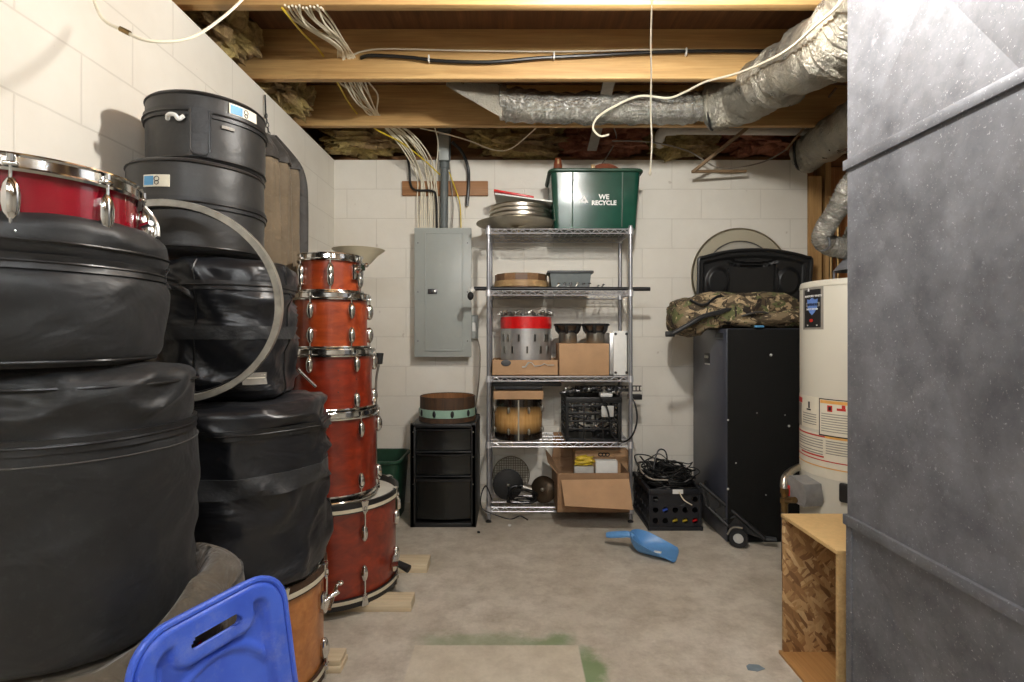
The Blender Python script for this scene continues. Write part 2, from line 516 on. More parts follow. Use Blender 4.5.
    t.set(Base_Color=t.mix(msk, lin((20, 14, 9)), amb), Roughness=.25, Coat_Weight=.8); M['sunburst'] = t.m
    # camouflage cloth
    t = NT('camouflage_cloth'); v = t.coord((1, 1, 1))
    def patchn(sc, loc, lo, hi, dist=1.2): return t.ramp(t.noise(t.coord(sc, loc=loc), 1.0, 3, .55, dist), [(lo, 0.0), (hi, 1.0)])
    col = t.mix(patchn((6.5, 8, 10), (0, 0, 0), .49, .52), lin((122, 106, 80)), lin((74, 62, 45)))
    col = t.mix(patchn((9, 9, 14), (5, 2, 1), .56, .59), col, lin((172, 150, 116)))
    col = t.mix(patchn((10, 11, 17), (1, 7, 3), .55, .58), col, lin((96, 100, 62)))
    col = t.mix(patchn((18, 18, 6), (4, 4, 9), .58, .62, 2), col, lin((34, 26, 19)))
    col = t.mix(patchn((6, 20, 22), (8, 1, 5), .61, .65, 2), col, lin((52, 38, 26)))
    col = t.mix(patchn((26, 26, 38), (2, 9, 2), .63, .67), col, lin((206, 186, 150)))
    t.set(Base_Color=col, Roughness=.75); t.bump(t.noise(v, 9, 2, .5, 1), .35, .02); M['camo'] = t.m
    # clear film of a drumhead
    t = NT('clear_film'); t.set(Base_Color=lin((205, 200, 186)), Roughness=.35, Alpha=.38); M['film'] = t.m
    t = NT('hazy_film'); t.set(Base_Color=lin((196, 188, 166)), Roughness=.45, Alpha=.7); M['film2'] = t.m
    # lamps
    t = NT('lit_bulb'); t.set(Emission_Color=(1, .965, .90), Emission_Strength=BULB, Base_Color=(1, 1, 1)); M['bulb'] = t.m
    t = NT('fill_tube'); t.set(Emission_Color=(.93, .97, 1), Emission_Strength=FILL, Base_Color=(1, 1, 1)); M['tube'] = t.m  # emission of the added fill strips


BULB = 640.0
FILL = 58.0
EXPO = 1.1
mats()
M['darkgrey'] = plain('dark_grey_plastic', (70, 73, 76), .5)
M['tapeclear'] = plain('pale_grey_film', (186, 186, 182), .3)
M['leather_dull'] = plain('speaker_cone_paper', (112, 92, 74), .7)
M['olive'] = plain('olive_brown_metal', (72, 60, 46), .35, .7)
M['hoopwood2'] = wood('segment_wood_mid', (120, 88, 60), (158, 122, 86), 0, .5)
M['green_bin'] = plain('green_bin_plastic', (24, 70, 56), .22, var=.25, scale=5)
M['crate_blue'] = plain('blue_black_plastic', (30, 31, 36), .45)
M['grey_valve'] = plain('grey_valve_plastic', (150, 150, 150), .4, .3)
M['osb2'] = wood('box_floor_ply', (160, 112, 60), (196, 150, 94), 1, .6, knots=False)
M['worn_hoop'] = plain('worn_grey_hoop', (150, 146, 136), .38, .35, var=.35, scale=18, bump=.2)
M['zinc_wire'] = plain('bright_zinc_wire', (206, 206, 210), .35, .55, .05, 10)
M['zinc_post'] = plain('grey_zinc_post', (150, 150, 154), .35, .6, .1, 10)
# ------------------------------------------------------------------ the room
WX, WY, WT = -1.223, 3.643, 2.353
def room():
    struct(MB().bx(-1.40, 3.0, -2.7, 3.95, -.12, 0).build('floor', M['concrete']))
    struct(MB().bx(-1.42, WX, -2.7, 3.84, 0, WT).build('wall_left', M['wall_y']))
    struct(MB().bx(WX, 2.03, WY, 3.84, 0, WT).build('wall_back', M['wall_x']))
    struct(MB().bx(-1.42, 3.0, -2.85, -2.7, 0, 2.66).build('wall_front', M['wall_x']))
    # framed partition at the right end of the block wall, and the right wall
    w = struct(MB().bx(2.03, 3.0, 3.80, 3.84, 0, 2.63).build('wall_partition', M['sheath']))
    def stud(x0, x1, y0, y1, z0, z1, m='stud'):
        b = MB().bx(x0 - w.location.x, x1 - w.location.x, y0 - w.location.y, y1 - w.location.y, z0 - w.location.z, z1 - w.location.z, .003)
        return b.build('stud', M[m], w)
    stud(2.035, 2.125, WY - .01, WY + .03, 0, 2.24)
    stud(2.165, 2.205, 3.66, 3.80, 0, 2.39)
    stud(2.42, 2.46, 3.66, 3.80, 0, 2.39)
    stud(2.206, 2.42, 3.68, 3.80, 1.70, 1.74)
    stud(2.03, 3.0, 3.66, 3.80, 2.353, 2.391, 'rim')
    struct(MB().bx(3.0, 3.12, -2.7, 3.95, 0, 2.66).build('wall_right', M['wall_y']))
    struct(MB().bx(-1.42, -1.27, -2.7, 3.84, WT, 2.392).build('trim_1', M['rim']))
    struct(MB().bx(-1.27, 2.03, 3.69, 3.84, WT, 2.392).build('trim_2', M['rim']))
    struct(MB().bx(-1.42, -1.385, -2.7, 3.84, 2.392, 2.63).build('trim_3', M['rim']))
    struct(MB().bx(-1.385, 3.0, 3.80, 3.84, 2.392, 2.63).build('trim_4', M['rim']))
    c = struct(MB().bx(-1.42, 3.05, -2.85, 3.95, 2.632, 2.66).build('ceiling', M['subfloor']))
    o = c.location
    for k in range(-7, 3):
        y = 1.99 + .575 * k
        MB().bx(-1.385 - o.x, 3.0 - o.x, y - o.y, y + .04 - o.y, 2.391 - o.z, 2.632 - o.z, .003).build('joist', M['joist'], c)
room()


def lump(c, d, seed, amp=.5, n=48):
    rnd = Vector((seed * 7.3, seed * 3.1, seed * 1.7))
    b = MB().sphere((0, 0, 0), 1, n)
    vs = []
    for v in b.v:
        v = Vector(v)
        k = 1 + amp * (noise.fractal(v * 2.2 + rnd, .7, 2, 5) - .25 * abs(noise.noise(v * 9 + rnd)))
        q = Vector((math.copysign(abs(v.x) ** .7, v.x), math.copysign(abs(v.y) ** .7, v.y), math.copysign(abs(v.z) ** .7, v.z)))
        vs.append((c[0] + q.x * d[0] * k / 2, c[1] + q.y * d[1] * k / 2, c[2] + q.z * d[2] * k / 2))
    b.v = vs
    return b


def insulation():
    tag(lump((-1.27, 1.70, 2.50), (.20, .34, .2), 1).build('insulation_batt', M['insul']), 'ragged yellow insulation batt in the nearest joist bay above the left wall', 'insulation')
    tag(lump((-1.27, 2.28, 2.485), (.22, .42, .2), 2).build('insulation_batt', M['insul']), 'yellow insulation batt in the joist bay above the chain on the left wall', 'insulation')
    tag(lump((-1.25, 2.86, 2.485), (.25, .40, .2), 3).build('insulation_batt', M['insul']), 'yellow insulation batt in the joist bay above the far half of the left wall', 'insulation')
    tag(lump((-1.0, 3.56, 2.475), (.52, .32, .19), 4).build('insulation_batt', M['insul']), 'tattered yellow insulation in the back left corner over the block wall', 'insulation')
    tag(lump((.05, 3.60, 2.475), (.62, .3, .18), 5).build('insulation_batt', M['insul']), 'yellow insulation over the back wall just right of the grey conduit', 'insulation')
    tag(lump((.60, 3.62, 2.485), (.56, .3, .19), 6).build('insulation_batt', M['insul_pink']), 'reddish brown insulation over the back wall behind the green recycling bin', 'insulation')
    tag(lump((1.16, 3.60, 2.47), (.42, .3, .2), 7).build('insulation_batt', M['insul']), 'yellow insulation above the bent wood strip right of the recycling bin', 'insulation')
    tag(lump((1.68, 3.62, 2.49), (.5, .28, .18), 8).build('insulation_batt', M['insul_pink']), 'dull brown insulation over the right end of the back block wall', 'insulation')
insulation()


# ------------------------------------------------------------------ ceiling services
def flex(path, r, ribs, seed, amp=.012, n=28):
    """crinkled insulated duct sleeve along a path"""
    pts = smooth(path, 14)
    b = MB().tube(pts, r, n)
    cs = []
    m = len(pts)
    out = []
    for i, v in enumerate(b.v):
        v = Vector(v)
        c = pts[min(i // n, m - 1)]
        d = v - c
        u = i // n / m
        k = 1 + .05 * math.sin(u * ribs * 2 * PI) + .16 * noise.fractal(v * 9 + Vector((seed, 0, 0)), .8, 2, 3)
        out.append(c + d * k)
    b.v = [tuple(v) for v in out]
    return b


def services():
    # large silver sleeve from the plenum, bending to the joist bay
    t = thing('flexible_duct', 'fat silver foil duct hanging below the joists and running to the plenum', 'duct', (1.15, 2.1, 2.2))
    L = lambda p: Vector(p) - t.location
    flex([L((1.10, 1.60, 2.19)), L(P(850, 34, 1.8)), L(P(806, 60, 2.12)), L(P(768, 84, 2.5)), L(P(738, 100, 2.78)), L(P(716, 106, 2.9))], .128, 34, 1).build('foil_sleeve', M['foil_dusty'], t)
    MB().tube([L(P(712 + 14 * math.cos(a) * .3, 104 + 26 * math.sin(a), 2.88 + .07 * math.cos(a))) for a in [2 * PI * k / 20 for k in range(20)]], .007, 6, True).build('clamp_band', M['black'], t)
    # joist bay run
    t2 = thing('flexible_duct', 'silver duct run tucked between two joists above the green bin', 'duct', (.6, 2.88, 2.4))
    L2 = lambda p: Vector(p) - t2.location
    flex([L2(P(716, 103, 2.9)), L2(P(690, 107, 2.88)), L2(P(640, 108, 2.87)), L2(P(570, 108, 2.87)), L2(P(506, 105, 2.87))], .083, 40, 4).build('foil_sleeve', M['foil'], t2)
    c = P(503, 102, 2.87) - t2.location
    MB().lathe([(.088, -.02), (.094, -.015), (.094, .015), (.088, .02), (.082, .0)], 28, Matrix.Translation(c) @ Matrix.Rotation(R(90), 4, 'Y'), True).build('collar', M['foil'], t2)
    # tapered sheet metal boot
    b = MB()
    A = [P(502, 84, 2.80), P(502, 84, 2.96), P(502, 118, 2.96), P(502, 118, 2.80)]
    B = [P(446, 82, 2.70), P(446, 82, 3.05), P(446, 86, 3.05), P(446, 86, 2.70)]
    b.add(A + B, [(0, 1, 2, 3), (7, 6, 5, 4), (0, 4, 5, 1), (1, 5, 6, 2), (2, 6, 7, 3), (3, 7, 4, 0)])
    tag(b.build('duct_boot', M['foil_dusty']), 'tapered metal boot at the left end of the duct run between the joists', 'duct boot')
    # shadowy second sleeve on the right
    t3 = thing('flexible_duct', 'dusty grey foil duct in the dark corner above the wood framing', 'duct', (2.1, 3.2, 2.3))
    L3 = lambda p: Vector(p) - t3.location
    flex([L3(P(806, 156, 3.50)), L3(P(818, 146, 3.35)), L3(P(840, 132, 3.05)), L3(P(875, 108, 2.6)), L3(P(930, 60, 2.2))], .115, 30, 8).build('foil_sleeve', M['foil_dusty'], t3)
    MB().tube([L3(P(800 + 6 * math.sin(a), 150 + 20 * math.cos(a), 3.5 + .09 * math.sin(a))) for a in [2 * PI * k / 18 for k in range(18)]], .008, 6, True).build('clamp_band', M['black'], t3)
    # pvc pipe
    t = thing('drain_pipe', 'white plastic pipe running level under the last joist bay', 'pipe', P(720, 131, 3.40))
    L = lambda p: Vector(p) - t.location
    MB().cyl(L(P(672, 130, 3.40)), L(P(812, 131, 3.40)), .028, 16).build('pipe', M['pvc'], t)
    b = MB().tube(smooth([L(P(676, 130, 3.40)), L(P(664, 131, 3.40)), L(P(660, 137, 3.45)), L(P(660, 144, 3.55))]), .033, 14)
    b.build('elbow', M['pvc'], t)
    # diagonal braces / straps
    t = MB()
    a, b_ = P(610, 78, 2.64), P(592, 150, 3.52)
    d = (b_ - a).normalized(); s_ = d.cross(Vector((0, 0, 1))).normalized(); n_ = d.cross(s_)
    vs = [a + s_ * x + n_ * y for x, y in ((-.03, -.006), (.03, -.006), (.03, .006), (-.03, .006))] + [b_ + s_ * x + n_ * y for x, y in ((-.03, -.006), (.03, -.006), (.03, .006), (-.03, .006))]
    t.add(vs, [(0, 1, 2, 3), (7, 6, 5, 4), (0, 4, 5, 1), (1, 5, 6, 2), (2, 6, 7, 3), (3, 7, 4, 0)])
    tag(t.build('bridging_brace', M['cable_grey']), 'flat grey brace crossing the silver duct above the recycling bin', 'brace')
    t = thing('hanging_strip', 'bent wooden strip hanging in a V above the right of the back wall', 'strip', P(694, 171, 3.45))
    L = lambda p: Vector(p) - t.location
    MB().tube([L(P(752, 124, 3.2)), L(P(694, 171, 3.45))], .013, 4).build('slanted_leg', M['brace'], t)
    MB().tube([L(P(692, 171.5, 3.45)), L(P(746, 171.5, 3.52))], .012, 4).build('level_leg', M['brace'], t)
    tag(MB().tube([P(836, 88, 3.1), P(786, 150, 3.42)], .008, 6).build('hanger_rod', M['brace']), 'thin brown rod slanting in the dark corner beside the right foil duct', 'rod')


def wire(pts, r, m, label, name='cable', group=None, k=8, n=6):
    o = MB().tube(smooth(pts, k), r, n).build(name, M[m])
    return tag(o, label, 'cable', group)


def wiring():
    # runs along the face of the second joist
    wire([P(350, 57, 2.56), P(362, 51.5, 2.545), P(388, 49, 2.545), P(460, 50.5, 2.545), P(560, 51.5, 2.545), P(660, 49.5, 2.545), P(760, 51, 2.545), P(830, 50, 2.545)], .004, 'cable_white', 'single white cable stapled along the top of the lit joist')
    t = thing('cable', 'thick black cable stapled along the lit joist under a white one', 'cable', P(480, 58, 2.54))
    L = lambda p: Vector(p) - t.location
    MB().tube(smooth([L(P(361, 58, 2.56)), L(P(372, 55.5, 2.54)), L(P(410, 57.5, 2.538)), L(P(440, 61, 2.538)), L(P(490, 62, 2.538)), L(P(540, 58, 2.538)), L(P(600, 55, 2.538)), L(P(680, 51.5, 2.538)), L(P(790, 51, 2.538))], 8), .0085, 8).build('sheath', M['cable_black'], t)
    for px, py in ((429, 59), (554, 56), (686, 52)):
        c = L(P(px, py, 2.538))
        MB().box(c, (.008, .022, .034), .003).build('staple', M['white'], t)
    # white bundle running back through the joists, then down to the panel
    rnd = random.Random(3)
    GL = 'white cable of the bundle running back through the joists and down to the grey panel'
    for k in range(11):
        o = k / 10
        j = lambda s: rnd.uniform(-s, s)
        x0 = 291 + 36 * o
        pts = [P(x0 - 6, 6 + j(2), 1.99), P(x0 + 4 + j(3), 22 + j(5), 2.14), P(334 + 14 * o + j(2), 45 + j(3), 2.40), P(338 + 16 * o, 57 + j(1.5), 2.56),
               P(340 + 26 * o + j(2), 80, 2.62), P(355 + 20 * o + j(4), 98 + j(5), 2.85), P(366 + 12 * o + j(2), 111, 3.08), P(374 + 10 * o, 118, 3.17),
               P(386 + 22 * o + j(2), 131, 3.30), P(405 + 22 * o + j(3), 150 + j(4), 3.42), P(417 + 18 * o + j(2), 175 + j(5), 3.58), P(418 + 20 * o + j(1), 200, 3.60), P(418.5 + 20 * o, 228.5, 3.59)]
        wire(pts, .0042, 'cable_white', GL, group='white cables of the panel bundle', k=5)
    wire([P(282, 8, 1.99), P(300, 30, 2.2), P(322, 54, 2.55), P(336, 80, 2.61), P(354, 110, 3.1), P(374, 128, 3.2), P(402, 143, 3.36), P(424, 160, 3.48), P(440, 175, 3.50)], .0042, 'cable_yellow', 'yellow cable slanting down across the white bundle to the conduit')
    wire([P(449, 172, 3.58), P(455, 188, 3.59), P(460, 205, 3.6), P(461, 228.5, 3.6)], .0042, 'cable_yellow', 'yellow cable dropping into the panel right of the conduit')
    wire([P(447, 140, 3.58), P(451, 180, 3.59), P(453, 205, 3.6), P(452, 228.5, 3.6)], .0042, 'cable_grey', 'grey cable dropping into the panel close beside the conduit')
    wire([P(405, 150, 3.6), P(409, 165, 3.6), P(410.5, 184, 3.60), P(416, 190, 3.59), P(432, 191, 3.575), P(436, 198, 3.575), P(437, 228.5, 3.585)], .008, 'cable_black', 'black cable bending left to right across the wiring board into the panel', k=8, n=8)
    wire([P(452, 142, 3.5), P(462, 152, 3.55), P(468, 168, 3.6), P(468.5, 186, 3.6), P(467, 206, 3.61)], .011, 'cable_black', 'thick black cable hanging with a cut end right of the conduit', k=8, n=8)
    wire([P(420, 128, 3.25), P(446, 134, 3.3), P(470, 141, 3.4), P(494, 150, 3.5), P(512, 148, 3.5), P(536, 128, 3.25)], .004, 'cable_white', 'thin white cable sagging from the joist beside the grey conduit')
    wire([P(432, 120, 3.19), P(438, 142, 3.4), P(436, 170, 3.52), P(433, 200, 3.59), P(432, 228.5, 3.59)], .004, 'cable_white', 'lone white cable dropping from the last joist left of the conduit')
    # overhead white cable across the duct
    wire([P(842, -2, 1.575), P(836, 8, 1.60), P(815, 26, 1.72), P(790, 48, 1.92), P(765, 62, 2.15), P(735, 74, 2.38), P(705, 82, 2.56), P(685, 92, 2.66), P(668, 98, 2.72), P(640, 96, 2.74), P(615, 106, 2.74), P(598, 117, 2.74), P(593, 128, 2.74), P(600, 136, 2.74), P(609, 134.5, 2.74)], .0052, 'cable_white', 'white cable looping across the foil ducts with a free curled end', k=8)
    # droop at the upper left
    t = thing('coaxial_cable', 'white cable with a brass joint drooping against the upper left wall', 'cable', P(150, 42, 1.15))
    L = lambda p: Vector(p) - t.location
    MB().tube(smooth([L(P(92, -6, 1.22)), L(P(102, 18, 1.2)), L(P(122, 30, 1.2)), L(P(150, 41, 1.22)), L(P(190, 38, 1.3)), L(P(222, 18, 1.4)), L(P(246, -4, 1.45))], 10), .0036, 8).build('sheath', M['cable_white'], t)
    MB().cyl(L(P(120, 28.6, 1.2)), L(P(130, 33.6, 1.203)), .0058, 10).build('joint', M['brass'], t)
    wire([P(612, 141, 3.4), P(650, 142, 3.42), P(688, 151, 3.45), P(720, 168, 3.52), P(760, 163, 3.52), P(786, 150, 3.5)], .0045, 'cable_grey', 'grey cable sagging above the right half of the back wall')
    wire([P(600, 166, 3.62), P(606, 158, 3.6), P(616, 140, 3.5), P(614, 128, 3.3)], .004, 'cable_grey', 'thin grey wire rising behind the recycling bin to the joists')
    # chain and cord on the left wall
    c = tag(MB().tube([P(265, 95, 2.6), P(266, 118, 2.6)], .004, 6).build('hanging_rope', M['cable_black']), 'dark rope hung from the top of the left wall above the brown cover', 'rope')
    t = thing('hanging_chain', 'short dark chain holding the brown cover on the left wall', 'chain', P(266, 118, 2.6))
    for k in range(7):
        p = P(266 + k * .7, 116 + 4.6 * k, 2.6) - t.location
        MB().lathe([(.007, -.002), (.011, 0), (.007, .002)], 10, Matrix.Translation(p) @ Matrix.Rotation(R(90 * (k % 2)), 4, 'Z') @ Matrix.Rotation(R(90), 4, 'X') @ Matrix.Diagonal((.8, 1.4, 1, 1)), True).build('chain_link', M['darksteel'], t)
services(); wiring()


def electrical():
    t = thing('electrical_panel', 'grey breaker panel with a narrow hinged door on the back wall', 'breaker panel', (P(443, 357, 3.54).x, WY, P(443, 357, 3.54).z))
    o = t.location
    L = lambda p: Vector(p) - o
    a, b = L(P(414.5, 228, 3.54)), L(P(471.5, 357, 3.54))
    MB().bx(a.x + .012, b.x - .012, a.y + .006, -.001, b.z + .012, a.z - .012, .004).build('cabinet_box', M['panel'], t)
    MB().bx(a.x, b.x, a.y - .006, a.y + .012, b.z, a.z, .004).build('cover', M['panel'], t)
    d0, d1 = L(P(425, 233, 3.54)), L(P(463, 351, 3.54))
    d = MB().bx(d0.x, d1.x, a.y - .012, a.y - .007, d1.z, d0.z, .002)
    w = .006
    for q in ((d0.x, d0.x + w, d1.z, d0.z), (d1.x - w, d1.x, d1.z, d0.z), (d0.x, d1.x, d0.z - w, d0.z), (d0.x, d1.x, d1.z, d1.z + w)):
        d.bx(q[0], q[1], a.y - .0145, a.y - .011, q[2], q[3], .001)
    dd = d.build('door', M['panel'], t)
    l = L(P(432.5, 291.5, 3.53))
    MB().box((l.x, a.y - .015, l.z), (.062, .008, .034), .003).build('latch', M['darksteel'], dd)
    MB().box((l.x + .012, a.y - .021, l.z), (.02, .008, .02), .003).build('latch_tab', M['dullchrome'], dd)
    for px in (418, 467.5):
        for py in (243, 292, 341):
            p = L(P(px, py, 3.535))
            MB().cyl((p.x, a.y - .0055, p.z), (p.x, a.y - .0095, p.z), .0045, 10).build('screw', M['darksteel'], t)
    t = thing('conduit', 'dark grey plastic conduit rising from the breaker panel to the joists', 'conduit', P(444, 228, 3.585))
    L = lambda p: Vector(p) - t.location
    MB().cyl((0, 0, -.002), L(P(444.5, 160, 3.585)), .027, 20).build('pipe', M['paneldk'], t)
    p = L(P(444.5, 146, 3.585))
    MB().bx(p.x - .042, p.x + .042, -.04, .035, p.z - .12, p.z + .09, .03).build('pull_box', M['paneldk'], t)
    MB().bx(p.x - .034, p.x + .034, -.047, -.038, p.z - .11, p.z + .07, .003).build('cover_plate', M['panel'], t)
    MB().bx(p.x - .045, p.x + .045, -.036, .03, p.z + .085, p.z + .23, .02).build('riser', M['paneldk'], t)
    MB().lathe([(.027, -.0), (.033, .0), (.033, .04), (.027, .04)], 20, Matrix.Translation(p + Vector((0, 0, -.155))), True).build('coupling', M['paneldk'], t)
    a, b = P(402, 181, 3.62), P(488, 195.5, 3.62)
    tag(MB().bx(a.x, b.x, 3.617, WY - .001, b.z, a.z, .003).build('mounting_board', M['board']), 'brown wooden board fixed across the back wall behind the cables', 'board')
    t = thing('outlet_box', 'small grey outlet box on the back wall between panel and shelving', 'outlet box', (P(474, 326, 3.6).x, WY, P(474, 338, 3.6).z))
    MB().bx(-.026, .026, -.05, -.001, 0, .15, .006).build('box', M['panel'], t)
    MB().bx(-.029, .029, -.054, -.048, -.004, .154, .004).build('cover_plate', M['panel'], t)
    MB().bx(-.012, .012, -.0565, -.053, .045, .105, .002).build('receptacle', M['white'], t)
    wire([P(477, 338, 3.6), P(480, 352, 3.6), P(479, 380, 3.61), P(475, 410, 3.61), P(474, 424, 3.6)], .005, 'cable_grey', 'grey cable dropping from the outlet box behind the drawer tower')
electrical()


# ------------------------------------------------------------------ pull-string bulb and added fill strips
def lamps():
    t = thing('bare_bulb_fixture', 'bare bulb in a porcelain holder with a long white pull string', 'lamp', (.372, 1.42, 2.39))
    MB().lathe([(0, 0), (.055, 0), (.055, -.012), (.032, -.03), (.026, -.062), (0, -.062)], 28).build('lamp_holder', M['white'], t)
    MB().lathe([(0, -.055), (.014, -.06), (.016, -.08), (.03, -.115), (.034, -.14), (.026, -.165), (.012, -.175), (0, -.177)], 24).build('bulb', M['bulb'], t)
    s = [(.0, -.03, -.03)] + [(0, -.034 - .0 * k, -.05 - .05 * k) for k in range(1, 12)]
    q = [Vector((.0, -.03, -.02)), Vector((0, -.045, -.1))]
    for px, py in ((651, 30), (651.3, 70), (650.6, 110), (651.8, 140), (651.2, 158), (650.2, 172)):
        q.append(P(px, py, 1.375) - t.location)
    MB().tube(smooth(q, 6), .0021, 6).build('pull_string', M['cable_white'], t)
    MB().sphere(P(650.2, 173, 1.375) - t.location, (.004, .004, .007), 8).build('pull_knob', M['cable_white'], t)
    for x, y in ((-.5, -.865), (.35, -.29)):  # unseen strips, added as soft fill to brighten the floor and near things
        f = thing('fill_strip_light', 'added white fill light under the joists ' + ('behind' if y < -.5 else 'above') + ' the viewpoint', 'lamp', (x, y, 2.39), 0, 'added fill lights')
        MB().bx(-.5, .5, -.06, .06, -.05, 0, .006).build('housing', M['white'], f)
        MB().cyl((-.47, 0, -.07), (.47, 0, -.07), .016, 12).build('tube', M['tube'], f)
lamps()


def sheet_metal():
    X0, y0, y1 = .978, 1.0, 1.545
    t = thing('metal_plenum', 'tall galvanised sheet metal duct filling the right edge of the view', 'duct', (X0, y1, 0))
    zs = [0.0, .600, 1.632, 2.37, 2.63]
    # three stacked sections with cross-broken faces
    for a, b in zip(zs, zs[1:]):
        m = MB()
        dent = -.028
        yc, zc = (y0 + y1) / 2 - y1, (a + b) / 2
        A = (0, 0, a); B = (0, y0 - y1, a); C = (0, y0 - y1, b); D = (0, 0, b); E = (-dent, yc, zc)
        w = .75
        vs = [A, B, C, D, E, (w, 0, a), (w, y0 - y1, a), (w, y0 - y1, b), (w, 0, b)]
        m.add(vs, [(0, 4, 1), (1, 4, 2), (2, 4, 3), (3, 4, 0), (5, 6, 7, 8), (0, 5, 8, 3), (1, 2, 7, 6), (0, 1, 6, 5), (3, 8, 7, 2)])
        m.build('duct_section', M['galv'], t, sharp=.2)
    for z, s in ((zs[1], 0), (zs[2], 0)):
        q = MB().bx(-.009, 0.004, y0 - y1 - .003, .009, z - .002, z + .027, .0015)
        q.bx(-.006, .76, -.001, .009, z - .002, z + .027, .0015)
        q.build('drive_cleat', M['galv'], t)
    MB().bx(-.003, .01, -.02, .003, 0, zs[1] - .004, .001).build('corner_flange', M['galv'], t)
sheet_metal()
# ------------------------------------------------------------------ soft drum bags
class Bag:
    def __init__(s, rx, ry, h, n=2.0, rt=.03, rb=.025, bulge=.006, amp=.006, freq=5, seed=0, dome=.008, fold=0.0, waist=(), topfn=None):
        s.__dict__.update(locals())
        s.sd = Vector((seed * 3.7 + 11, seed * 1.3, seed * 2.9))

    def inset(s, z):
        i = 0
        if z < s.rb: q = s.rb - max(z, 0); i += s.rb - math.sqrt(max(0, s.rb ** 2 - q * q))
        if z > s.h - s.rt: q = z - (s.h - s.rt); i += s.rt - math.sqrt(max(0, s.rt ** 2 - min(q, s.rt) ** 2))
        i -= s.bulge * math.sin(PI * min(1, max(0, z / s.h)))
        for zc, w, d in s.waist: i += d * math.exp(-((z - zc) / w) ** 2)
        return i

    def pt(s, phi, z, off=0.0, k=1.0, raw=False):
        c, q = math.cos(phi), math.sin(phi)
        f = 1 / (abs(c) ** s.n + abs(q) ** s.n) ** (1 / s.n)
        i = s.inset(z)
        x, y = (s.rx - i) * c * f * k, (s.ry - i) * q * f * k
        p = Vector((x, y, z))
        w = noise.fractal(Vector((x * s.freq, y * s.freq, z * s.freq * 1.3)) + s.sd, .9, 2, 3)
        d = s.amp * w
        if s.fold:
            r = noise.noise(Vector((x * 5 + z * 6, y * 5 - z * 4, z * 7)) + s.sd * 2)
            d += s.fold * (1 - min(1, abs(r) * 4)) - s.fold * .4
        g = Vector((c, q, 0))
        g.normalize()
        p += g * ((d + off) * k)
        if k < 1 or z >= s.h - 1e-6:
            top = z > s.h / 2
            p.z += (s.dome * (1 - k * k) + s.amp * w * 1.2 * (1 if top else 0)) if top else 0
        if s.topfn and z > s.h * .4: p.z += s.topfn(p.x, p.y) * min(1, (z - s.h * .4) / (s.h * .5))
        return p

    def rows(s, z0, z1, nz):
        return [z0 + (z1 - z0) * i / nz for i in range(nz + 1)]

    def shell(s, z0, z1, nz=18, n=96, bottom=False, top=False):
        rings = []
        if bottom: rings += [(z0, k) for k in (.25, .5, .75, .93)]
        zs = s.rows(z0, z1, nz)
        if bottom: zs = sorted(set(zs + [s.rb * (1 - math.cos(R(a))) for a in (0, 30, 60, 90)]))
        if top: zs = sorted(set(zs + [s.h - s.rt * (1 - math.sin(R(a))) for a in (0, 20, 40, 60, 75, 90)]))
        rings += [(z, 1) for z in zs]
        if top: rings += [(z1, k) for k in (.96, .88, .75, .6, .42, .22)]
        vs, fs = [], []
        for z, k in rings: vs += [s.pt(2 * PI * i / n, z, 0, k) for i in range(n)]
        for a in range(len(rings) - 1):
            for i in range(n):
                j = (i + 1) % n
                fs.append((a * n + i, a * n + j, (a + 1) * n + j, (a + 1) * n + i))
        if bottom: fs.append(tuple(range(n))[::-1])
        if top: fs.append(tuple((len(rings) - 1) * n + i for i in range(n)))
        return MB().add(vs, fs)

    def ring(s, z, r=.003, off=.001, n=96, flat=1.0):
        return MB().tube([s.pt(2 * PI * i / n, z, off) for i in range(n)], r, 6, True, flat=flat)

    def band(s, phi0, phi1, z0, z1, t=.003, nu=24, nv=4):
        return MB().patch(lambda u, v, o: s.pt(u, v, o + .0005), R(phi0), R(phi1), z0, z1, nu, nv, t, -.004)

    def line(s, phi, z0, z1, r=.003, n=24):
        return MB().tube([s.pt(R(phi), z0 + (z1 - z0) * i / n, .001) for i in range(n + 1)], r, 6)


def zipper(b, z, par, gap=.014, flap=.005):
    MB().patch(lambda u, v, o: b.pt(u, v, o), 0, 2 * PI, z - gap, z + gap, 96, 2, flap, -.004).build('zipper_tape', M['zipper'], par)
    MB().tube([b.pt(2 * PI * i / 96, z, flap + .001) for i in range(96)], .0028, 6, True).build('zipper', M['piping'], par)


def make_bag(label, loc, b, zs, mat, rz=0, zip_=True, pipes=(), name='drum_bag', cat='drum bag', group=None, lid_fold=0):
    t = thing(name, label, cat, loc, rz, group)
    body = b.shell(0, zs, 22, 96, bottom=True).build('bag_body', M[mat], t, 60)
    f0, b.fold = b.fold, b.fold + lid_fold
    lid = b.shell(zs, b.h, 20, 128, top=True).build('bag_lid', M[mat], t, 60)
    b.fold = f0
    if zip_: zipper(b, zs, lid)
    for z in pipes: b.ring(z, .0032).build('piping', M['piping'], t)
    return t, body, lid


def maker_label(b, par, p0, p1, z0, z1):
    """white patch with a blue end, a small line emblem and a printed bar; the square code is left out"""
    d = p1 - p0
    q = b.band(p0, p1, z0, z1, .004, 10, 3).build('maker_label', M['paper'], par)
    b.band(p0 + d * .04, p0 + d * .42, z0 + (z1 - z0) * .12, z1 - (z1 - z0) * .12, .005, 6, 2).build('blue_print', M['inkblue'], q)
    zc, r = (z0 + z1) / 2, (z1 - z0) * .2
    m = MB()
    for dz, rr in ((r * .7, r), (-r * .9, r * .8)):
        m.tube([b.pt(R(p0 + d * .55 + rr * math.cos(a) / b.rx * 57.3), zc + dz + rr * math.sin(a), .0055) for a in [2 * PI * k / 12 for k in range(12)]], .0011, 5, True)
    m.build('emblem_print', M['ink'], q)


